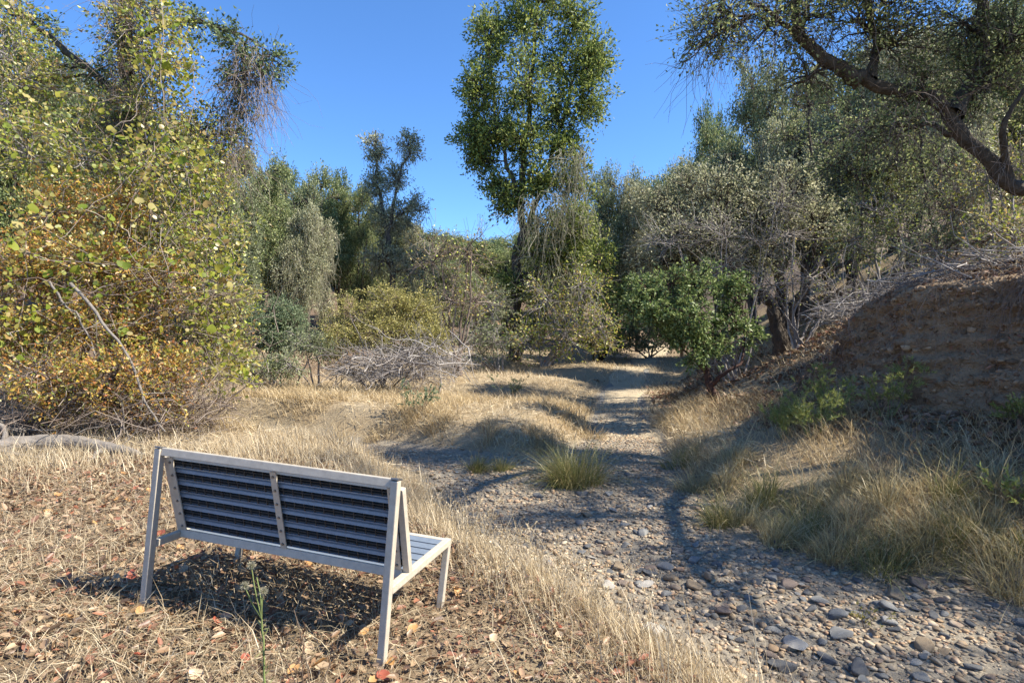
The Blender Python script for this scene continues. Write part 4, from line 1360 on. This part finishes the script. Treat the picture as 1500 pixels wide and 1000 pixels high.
def tussock(pxy, label, mat, R0, h, n, group=None, droop=.55, Y0=6):
    b = gpt(*pxy, Y0) if len(pxy) == 2 else np.array(pxy)
    N = n
    nc = 5
    cth, cq = r.uniform(0, 6.28, nc), R0 * .34 * np.sqrt(r.uniform(0, 1, nc))
    ch_ = r.uniform(.65, 1.1, nc)
    ci = r.integers(0, nc, N)
    th = r.uniform(0, 6.28, N)
    q_ = R0 * .24 * np.sqrt(r.uniform(0, 1, N))
    x = b[0] + cq[ci] * np.cos(cth[ci]) + np.cos(th) * q_
    y = b[1] + cq[ci] * np.sin(cth[ci]) + np.sin(th) * q_
    a = np.arctan2(y - b[1], x - b[0]) + r.normal(0, .9, N)
    lean = np.stack([np.cos(a), np.sin(a)], 1)
    k = np.clip(np.hypot(x - b[0], y - b[1]) / (R0 * .5), 0, 1)
    flat_ = (r.uniform(0, 1, N) < .22)
    bend_ = np.where(flat_, r.uniform(.9, 1.6, N), (.2 + .8 * k) * r.uniform(.3, 1.4, N))
    dr_ = np.where(flat_, r.uniform(.7, .95, N), droop * (.3 + .7 * k) * r.uniform(.3, 1.3, N))
    V, F = blades(onground(x, y, -.02), h * ch_[ci] * r.uniform(.4, 1.2, N), r.uniform(.004, .0085, N), lean, bend_, dr_, 5, r)
    V[:, 2] = np.maximum(V[:, 2], H(V[:, 0], V[:, 1]) + .004)
    me = mk('grass_tussock', V - b, F, mat)
    o = obj('grass_tussock', me)
    o.location = b
    return tag(o, label, 'grass', group)


tussock((840, 712), 'large green-based grass tussock standing in the gravel by the path', 'tussock_green', .66, .66, 1500, None, .6)
tussock((695, 688), 'low green tussock at the gravel edge beside the large tussock', 'tussock_green', .32, .34, 420)
tussock((735, 690), 'small green tussock between the two larger gravel-edge tussocks', 'tussock_green', .26, .30, 320)
tl = [(1055, 770), (1090, 775), (1130, 800), (1180, 790), (1220, 820), (1250, 775), (1290, 835), (1330, 800), (1360, 790), (1400, 800), (1440, 780), (1480, 850), (1500, 800), (1020, 720), (1060, 720), (1120, 740), (1180, 735), (1300, 740), (1380, 740), (1450, 720), (1240, 715), (1000, 680), (1070, 680)]
for i, pq in enumerate(tl):
    edge = pq[1] >= 770
    where = 'at the gravel edge of the opposite bank' if edge else 'up on the opposite bank slope'
    tussock(pq, ('drooping straw-coloured' if i % 3 else 'drooping green-streaked') + ' grass tussock ' + where, 'tussock' if i % 3 else 'tussock_green', r.uniform(.38, .55), r.uniform(.38, .58), 420, ('straw' if i % 3 else 'green') + ' tussocks ' + where, .75, 5)
for pq in [(790, 640), (560, 640), (640, 640), (720, 645), (800, 660), (870, 640), (600, 610), (500, 620)]:
    tussock(pq, 'pale dry grass tussock on the raised island between gravel and path', 'straw_dull', r.uniform(.4, .6), r.uniform(.32, .45), 300, 'dry tussocks on the grassy island', .7, 9)

# leaf litter
n_l = 34000
x, y = scatter(n_l, -5.5, .8, 1.6, 7.0, r, lambda x, y: free(x, y, 0, .5) * sm(7.2, 5, y) * (.35 + .65 * patch(x, y, .4, 2.1, 17)) * (np.abs(x) < y * .93 + .3))
pos = onground(x, y, .012) + np.stack([np.zeros(len(x)), np.zeros(len(x)), r.uniform(0, .03, len(x))], 1)
d = nrm(np.stack([r.normal(size=len(x)), r.normal(size=len(x)), r.normal(0, .25, len(x))], 1))
s = r.uniform(.6, 1.3, len(x))
s = r.lognormal(-.15, .35, len(x)).clip(.35, 1.5)
L1 = leaves(pos, d, .046 * s, .022 * s, r, .45, 1.1, 'oval')
obj('leaf_litter', mk('leaf_litter', *L1, 'litter'), ground, 'stuff')
x, y = scatter(15000, 3.2, 7.5, 3.8, 10, r, lambda x, y: sm(-1.7, -.7, x - cut_x(y)) * (1 - .85 * sm(-.35, -.2, x - cut_x(y)) * sm(.3, .15, x - cut_x(y))))
pos = onground(x, y, .015)
d = nrm(np.stack([r.normal(size=len(x)), r.normal(size=len(x)), r.normal(0, .3, len(x))], 1))
s = r.uniform(.6, 1.4, len(x))
obj('bank_litter', mk('bank_litter', *leaves(pos, d, .07 * s, .04 * s, r, .3, 1.8, 'oval'), 'litter_dark'), ground, 'stuff')
# straw thatch lying flat between the leaves
x, y = scatter(60000, -5.2, .9, 1.6, 6.8, r, lambda x, y: free(x, y, -.05, .3) * (.2 + .8 * patch(x, y, .5, 3.1, 27)) * (np.abs(x) < y * .93 + .3))
pos = onground(x, y, .008) + np.stack([np.zeros(len(x)), np.zeros(len(x)), r.uniform(0, .035, len(x))], 1)
d = nrm(np.stack([r.normal(size=len(x)), r.normal(size=len(x)), r.normal(.1, .3, len(x))], 1))
obj('straw_thatch', mk('straw_thatch', *leaves(pos, d, r.uniform(.04, .18, len(x)), .0042, r, .1, 1.5), 'thatch'), ground, 'stuff')
x, y = scatter(52000, -5.2, .9, 1.6, 6.5, r, lambda x, y: free(x, y, 0, .4) * (.4 + .6 * patch(x, y, .5, 2.7, 31)) * (np.abs(x) < y * .93 + .3))
pos = onground(x, y, .008) + np.stack([np.zeros(len(x)), np.zeros(len(x)), r.uniform(0, .02, len(x))], 1)
d = nrm(np.stack([r.normal(size=len(x)), r.normal(size=len(x)), r.normal(0, .35, len(x))], 1))
s = r.uniform(.5, 1.4, len(x))
obj('leaf_crumbs', mk('leaf_crumbs', *leaves(pos, d, .022 * s, .013 * s, r, .3, 1.2), 'litter'), ground, 'stuff')
# crumbling clods on the bank face
yy = r.uniform(3.2, 9.4, 1500)
xx = cut_x(yy) + r.uniform(-.75, -.2, 1500)
M['clod'] = rough_mat('clod', [(.10, .07, .045), (.26, .18, .115), (.42, .31, .20)], 7, 7, .6, 40, island=True)
obj('soil_clods', mk('soil_clods', *rocks(onground(xx, yy, 0), r.lognormal(np.log(.02), .5, 1500).clip(.008, .06), IV1, IF1, r, (.5, 1)), 'clod'), ground, 'stuff')
# the eroded face itself, with real vertical resolution, ledges and an overhanging lip
vb_ = np.linspace(9.1, 2.2, 230)
vt_ = np.linspace(0, 1, 56)
BYg, BT = np.meshgrid(vb_, vt_)
xb = cut_x(BYg)
zlo = H(xb - .42, BYg) - .05
zhi = H(xb + .26, BYg) + .02
BZ = zlo + (zhi - zlo) * BT
prof = np.interp(BT, [0, .12, .35, .7, .88, .96, 1], [-.46, -.34, -.20, -.12, -.16, -.10, .30])
dx = wob(BYg, BZ * 1.3, 4.2, 3) * .13 + wob(BYg, BZ * 2.2, 10, 11) * .075 + wob(BYg, BZ * 1.5, 24, 19) * .045 + wob(BYg * 1.2, BZ, 52, 27) * .03 + wob(BYg * 1.6, BZ * .5, 7, 15) * .06
ledge = .022 * (np.abs(((BZ + .12 * wob(BYg, BZ, 2.2, 6)) * 3.1) % 1 - .5) - .25)
amp = np.clip(zhi - zlo, 0, 1.2) * sm(0, .08, BT) * sm(1, .93, BT)
BX = xb + prof + (1.25 * dx + ledge) * amp
i5 = np.arange(BX.size).reshape(BX.shape)
M['earth'] = rough_mat('earth', [(.068, .045, .028), (.185, .125, .077), (.30, .215, .135), (.38, .28, .18), (.145, .098, .062)], 7.5, 12, 1.0, 34, rough=.95, dist=.05)
obj('earth_bank', mk('earth_bank', np.stack([BX, BYg, BZ], -1).reshape(-1, 3), [np.stack([i5[:-1, :-1], i5[:-1, 1:], i5[1:, 1:], i5[1:, :-1]], -1).reshape(-1, 4)], 'earth', False), None, 'structure')
# stems, roots and dead grass hanging raggedly over the lip
nl = 700
yl = r.uniform(3.0, 8.9, nl)
pl_ = np.stack([cut_x(yl) + r.uniform(-.12, .22, nl), yl, H(cut_x(yl) + .3, yl) + r.uniform(-.02, .06, nl)], 1)
P = np.empty((nl, 7, 3))
P[:, 0] = pl_
d = nrm(np.stack([r.uniform(-1, -.3, nl), r.normal(0, .7, nl), r.uniform(-.1, .5, nl)], 1))
ln = r.lognormal(np.log(.32), .5, nl).clip(.1, 1.1)
for j in range(1, 7):
    d = nrm(d + r.normal(0, .25, d.shape) + np.array([.02, 0, -.42]))
    P[:, j] = P[:, j - 1] + d * (ln / 6)[:, None]
obj('hanging_stems', mk('hanging_stems', *tubes(P, np.linspace(1, .4, 7)[None] * r.uniform(.0015, .0045, (nl, 1)), 3), 'twig_brown'), ground, 'stuff')
# clods and small stones sitting in the face
k = r.integers(BX.size // 12, BX.size - 400, 3600)
pc = np.stack([BX.ravel()[k], BYg.ravel()[k], BZ.ravel()[k]], 1)
obj('bank_clods', mk('bank_clods', *rocks(pc, r.lognormal(np.log(.02), .55, 3600).clip(.006, .075), IV1, IF1, r, (.5, 1)), 'clod'), ground, 'stuff')
# dry leaves and rootlets caught on it
k = (r.uniform(0, 1, 2600) ** .6 * (BX.size - 1)).astype(int)
pos = np.stack([BX.ravel()[k], BYg.ravel()[k], BZ.ravel()[k]], 1) + r.normal(0, .02, (2600, 3)) - [.015, 0, 0]
obj('caught_leaves', mk('caught_leaves', *leaves(pos, nrm(r.normal(size=pos.shape)), r.uniform(.03, .08, 2600), r.uniform(.015, .04, 2600), r, .3, .5, 'oval'), 'litter_dark'), ground, 'stuff')
k = r.integers(BX.size // 3, BX.size, 900)
P = np.empty((900, 6, 3))
P[:, 0] = np.stack([BX.ravel()[k], BYg.ravel()[k], BZ.ravel()[k]], 1)
d = nrm(np.stack([-np.ones(900), r.normal(0, .6, 900), r.normal(0, .5, 900)], 1))
ln = r.uniform(.08, .6, 900)
for j in range(1, 6):
    d = nrm(d + r.normal(0, .3, d.shape) + np.array([.12, 0, -.5]))
    P[:, j] = P[:, j - 1] + d * (ln / 5)[:, None]
obj('rootlets', mk('rootlets', *tubes(P, np.linspace(1, .4, 6)[None] * r.uniform(.0012, .0035, (900, 1)), 3), 'twig_brown'), ground, 'stuff')
x, y = scatter(34000, 2.6, 10, 4.2, 18, r, lambda x, y: np.where(y < 10, sm(.05, .25, x - cut_x(y)), free(x, y, .1, .8)) * (.25 + .75 * patch(x, y, .4, 1.9, 13)))
pos = onground(x, y, .02)
d = nrm(np.stack([r.normal(size=len(x)), r.normal(size=len(x)), r.normal(0, .35, len(x))], 1))
s = r.uniform(.6, 1.5, len(x)) * np.clip(y / 9, .8, 1.5)
obj('hillside_litter', mk('hillside_litter', *leaves(pos, d, .075 * s, .04 * s, r, .3, 1.4), 'litter'), ground, 'stuff')
x, y = scatter(34000, -8, 3, 6.2, 16, r, lambda x, y: free(x, y, -.1, .3) * (.3 + .7 * patch(x, y, .5, 2.4, 24)))
pos = onground(x, y, .012) + np.stack([np.zeros(len(x)), np.zeros(len(x)), r.uniform(0, .05, len(x))], 1)
d = nrm(np.stack([r.normal(size=len(x)), r.normal(size=len(x)), r.normal(.1, .3, len(x))], 1))
obj('flattened_straw', mk('flattened_straw', *leaves(pos, d, r.uniform(.08, .3, len(x)), .010, r, .1, 1.5), 'straw'), ground, 'stuff')
# larger fallen leaves one by one
fl = []
for i in range(8):
    t_ = np.linspace(0, 1, 6)
    wv = np.sin(np.pi * np.clip(t_ * .92 + .04, 0, 1)) ** .8 * .5 * r.uniform(.55, .85)
    V = []
    for k in range(6):
        bz = .35 * (t_[k] - .5) ** 2 * r.uniform(.4, 1.4)
        for sd in (-1, 0, 1):
            V.append((sd * wv[k] * r.uniform(.85, 1.15), t_[k] - .5, bz + abs(sd) * wv[k] * r.uniform(.1, .7)))
    F = [[3 * k + j, 3 * k + j + 1, 3 * k + 4 + j, 3 * k + 3 + j] for k in range(5) for j in range(2)]
    fl.append(mk('fallen_leaf', np.array(V), [np.array(F)], ['redleaf', 'orangeleaf', 'tanleaf', 'tanleaf', 'orangeleaf', 'redleaf', 'tanleaf', 'orangeleaf'][i], True))
x, y = scatter(3000, -4.2, .3, 2.2, 5.4, r, lambda x, y: free(x, y, .1, .5) * (np.abs(x) < y * .9))
for i in range(min(240, len(x))):
    o = obj('fallen_leaf', fl[int(r.choice(8, p=[.1, .13, .2, .2, .1, .07, .12, .08]))], ground)
    s = r.uniform(.042, .075)
    o.location = (x[i], y[i], float(H(x[i], y[i])) + .02 + r.uniform(0, .02))
    o.scale = (s, s, s)
    o.rotation_euler = (r.normal(0, .35), r.normal(0, .35), r.uniform(0, 6.28))


# weeds
def weed(base, label, h, nb, mat_stem, lmat, leaf, nlf, name='dry_weed', spread=.12, group=None, heads=None, cat='weed', ntw=4, tl=(.06, .16), rs=.003):
    base = np.asarray(base, float)
    N = nb
    n = 7
    th = r.uniform(0, 6.28, N)
    d = nrm(np.stack([np.cos(th) * spread * 2, np.sin(th) * spread * 2, np.ones(N)], 1))
    P = np.empty((N, n, 3))
    P[:, 0] = base + np.stack([np.cos(th), np.sin(th), np.zeros(N)], 1) * spread * .2 - [0, 0, .02]
    hh = h * r.uniform(.6, 1.1, N)
    for j in range(1, n):
        d = nrm(d + r.normal(0, .08, (N, 3)))
        P[:, j] = P[:, j - 1] + d * (hh / (n - 1))[:, None]
    R = np.linspace(1, .4, n)[None] * np.full((N, 1), rs)
    tw, tr = sprout(P, R, ntw, .35, 1, tl, (25, 55), 4, r, .12, .1, .6, rs * .4)
    t = thing(name, label, cat, tuple(base), group)
    part('stem', merge([tubes(P, R, 5), tubes(tw, tr, 3)]), mat_stem, t)
    pos, tan = along(np.concatenate([tw[:, -3:], tw[:, -3:]]), nlf, .1, 1, r)
    part('leaves' if heads is None else 'seed_heads', leaves(pos, nrm(tan + r.normal(0, .45, pos.shape)), leaf[0] * r.uniform(.6, 1.2, len(pos)), leaf[1], r, .2, .3), lmat, t, 'stuff')
    return t


M['strawstem'] = rough_mat('strawstem', [(.34, .27, .17), (.52, .43, .28), (.62, .53, .38)], 4, 3, 0, island=True)
M['weedgreen'] = rough_mat('weedgreen', [(.14, .19, .06), (.24, .27, .10)], 6, 3, 0)
M['weedbrown'] = rough_mat('weedbrown', [(.10, .07, .05), (.20, .15, .11)], 6, 3, 0)
b = gat(388, 2.05)
fz = thing('thistle', 'tall thin green-stemmed thistle with fluffy pale heads standing behind the bench', 'weed', tuple(b))
heads = [at(358, 858, 2.02), at(386, 866, 2.03), at(368, 828, 2.0), at(376, 845, 2.06)]
fork = at(383, 905, 2.04)
part('stem', merge([tubes(resample([b, at(388, 980, 2.05), fork], 10, .002, r)[None], np.linspace(.0045, .003, 10)[None], 6)] + [tubes(resample([fork, (fork + h_) / 2 + r.normal(0, .004, 3), h_], 6, 0, r)[None], np.linspace(.0026, .0018, 6)[None], 5) for h_ in heads]), 'weedgreen', fz, None, True)
sp_, _ = along(resample([b, at(388, 980, 2.05), fork], 10, .002, r)[None], 26, .1, 1, r)
part('leaves', leaves(sp_, nrm(r.normal(0, 1, sp_.shape) + [0, 0, .8]), r.uniform(.02, .05, len(sp_)), .006, r, .2, .3), 'thistleleaf', fz, 'stuff')
for h_ in heads[:3]:
    dd = nrm(r.normal(size=(300, 3)) + [0, 0, .4])
    part('fluff', leaves(h_ + dd * .003, dd, r.uniform(.008, .019, 300), .0014, r, 0, 0), 'lichen', fz, 'stuff')
weed(gat(462, 2.2), 'brown dried weed with small dark heads behind the bench', .42, 4, 'weedbrown', 'brownleaf', (.022, .010), 5, 'dry_weed', .10, None, 1, 'weed', 5, (.04, .12), .003)
for px, Y in [(700, 3.9), (735, 3.7), (745, 4.1), (770, 3.9), (660, 4.3), (820, 3.5), (850, 3.4), (800, 3.7), (690, 3.5), (640, 4.6), (760, 3.3), (715, 4.4), (780, 4.3), (835, 3.9), (870, 3.2), (900, 3.1), (675, 3.9), (725, 3.2), (655, 5.0), (690, 5.2), (930, 2.9), (810, 3.1)]:
    weed(gat(px, Y), 'pale dry branching weed in the straw fringe between bench and gravel', .42, 4, 'strawstem', 'straw', (.018, .008), 4, 'dry_weed', .10, 'dry weeds in the straw fringe', 1, 'weed', 5, (.05, .14), .0022)
weed(gpt(1275, 925, 3.5), 'small yellowish weed growing alone in the creek gravel', .20, 6, 'weedbrown', 'coyote', (.018, .007), 5, 'gravel_weed', .12, None, None, 'weed', 4, (.03, .08), .0018)
for px, py, lab, h, nb in [(1190, 640, 'bright green feathery plant at the low end of the dirt bank', .62, 16), (1225, 620, 'taller green feathery plant between the low one and the lone one', .70, 12), (1300, 612, 'bright green upright plant alone against the bare dirt bank', .72, 11), (1150, 640, 'low green feathery plant in the grass beside the dirt bank', .42, 12)]:
    weed(gpt(px, py, 8), lab, h, nb, 'weedgreen', 'herb', (.05, .008), 9, 'green_herb', .22, None, None, 'plant', 9, (.08, .22), .003)
for px, py, lab, h in [(745, 590, 'young green sapling on the island in front of the tall tree', .8), (612, 605, 'small green sapling on the island by the eroded edge', .5), (1490, 760, 'green leafy sprig at the foot of the opposite bank', .3), (1495, 628, 'small green sprig on the leaf litter below the bank', .25)]:
    weed(gpt(px, py, 10), lab, h, 7, 'weedbrown', 'greyshrub' if px < 1000 else 'herb', (.05, .018), 7, 'sapling', .22, None, None, 'plant', 7, (.12, .3), .004)

# roots hanging over the face of the bank
for px, py, Y, n_, lab in [(1415, 420, 6.4, 14, 'pale exposed roots dangling over the middle of dirt bank'), (1480, 410, 6.0, 10, 'exposed roots dangling at the higher end of dirt bank'), (1340, 455, 7.0, 12, 'fine roots hanging at the lower end of the dirt bank'), (1450, 415, 5.3, 14, 'long tangled roots hanging where the dirt bank leaves the wood')]:
    yy = Y
    xx = float(cut_x(yy)) + .02
    c = np.array([xx, yy, float(H(xx + .15, yy))])
    t = thing('hanging_roots', lab, 'roots', tuple(c))
    P = np.empty((n_, 9, 3))
    P[:, 0] = c + np.stack([r.uniform(.05, .15, n_), r.uniform(-.45, .45, n_), np.zeros(n_)], 1)
    d = nrm(np.stack([np.full(n_, -.9), r.normal(0, .4, n_), np.full(n_, .1)], 1))
    ln = r.uniform(.4, 1.2, n_)
    for j in range(1, 9):
        d = nrm(d + r.normal(0, .22, (n_, 3)) + np.array([.1 if j > 2 else 0, 0, -.55]))
        P[:, j] = P[:, j - 1] + d * (ln / 8)[:, None]
    R = np.linspace(1, .3, 9)[None] * r.uniform(.002, .006, (n_, 1))
    for k in range(n_):
        part('root', tubes(P[k:k + 1], R[k:k + 1], 5), 'twig_brown', t, None, True)
    sp_, sr_ = sprout(P, R, 4, .3, 1, (.1, .3), (20, 60), 5, r, .25, -.3, .5, .0015)
    part('rootlets', tubes(sp_, sr_, 3), 'twig_grey', t, 'stuff')
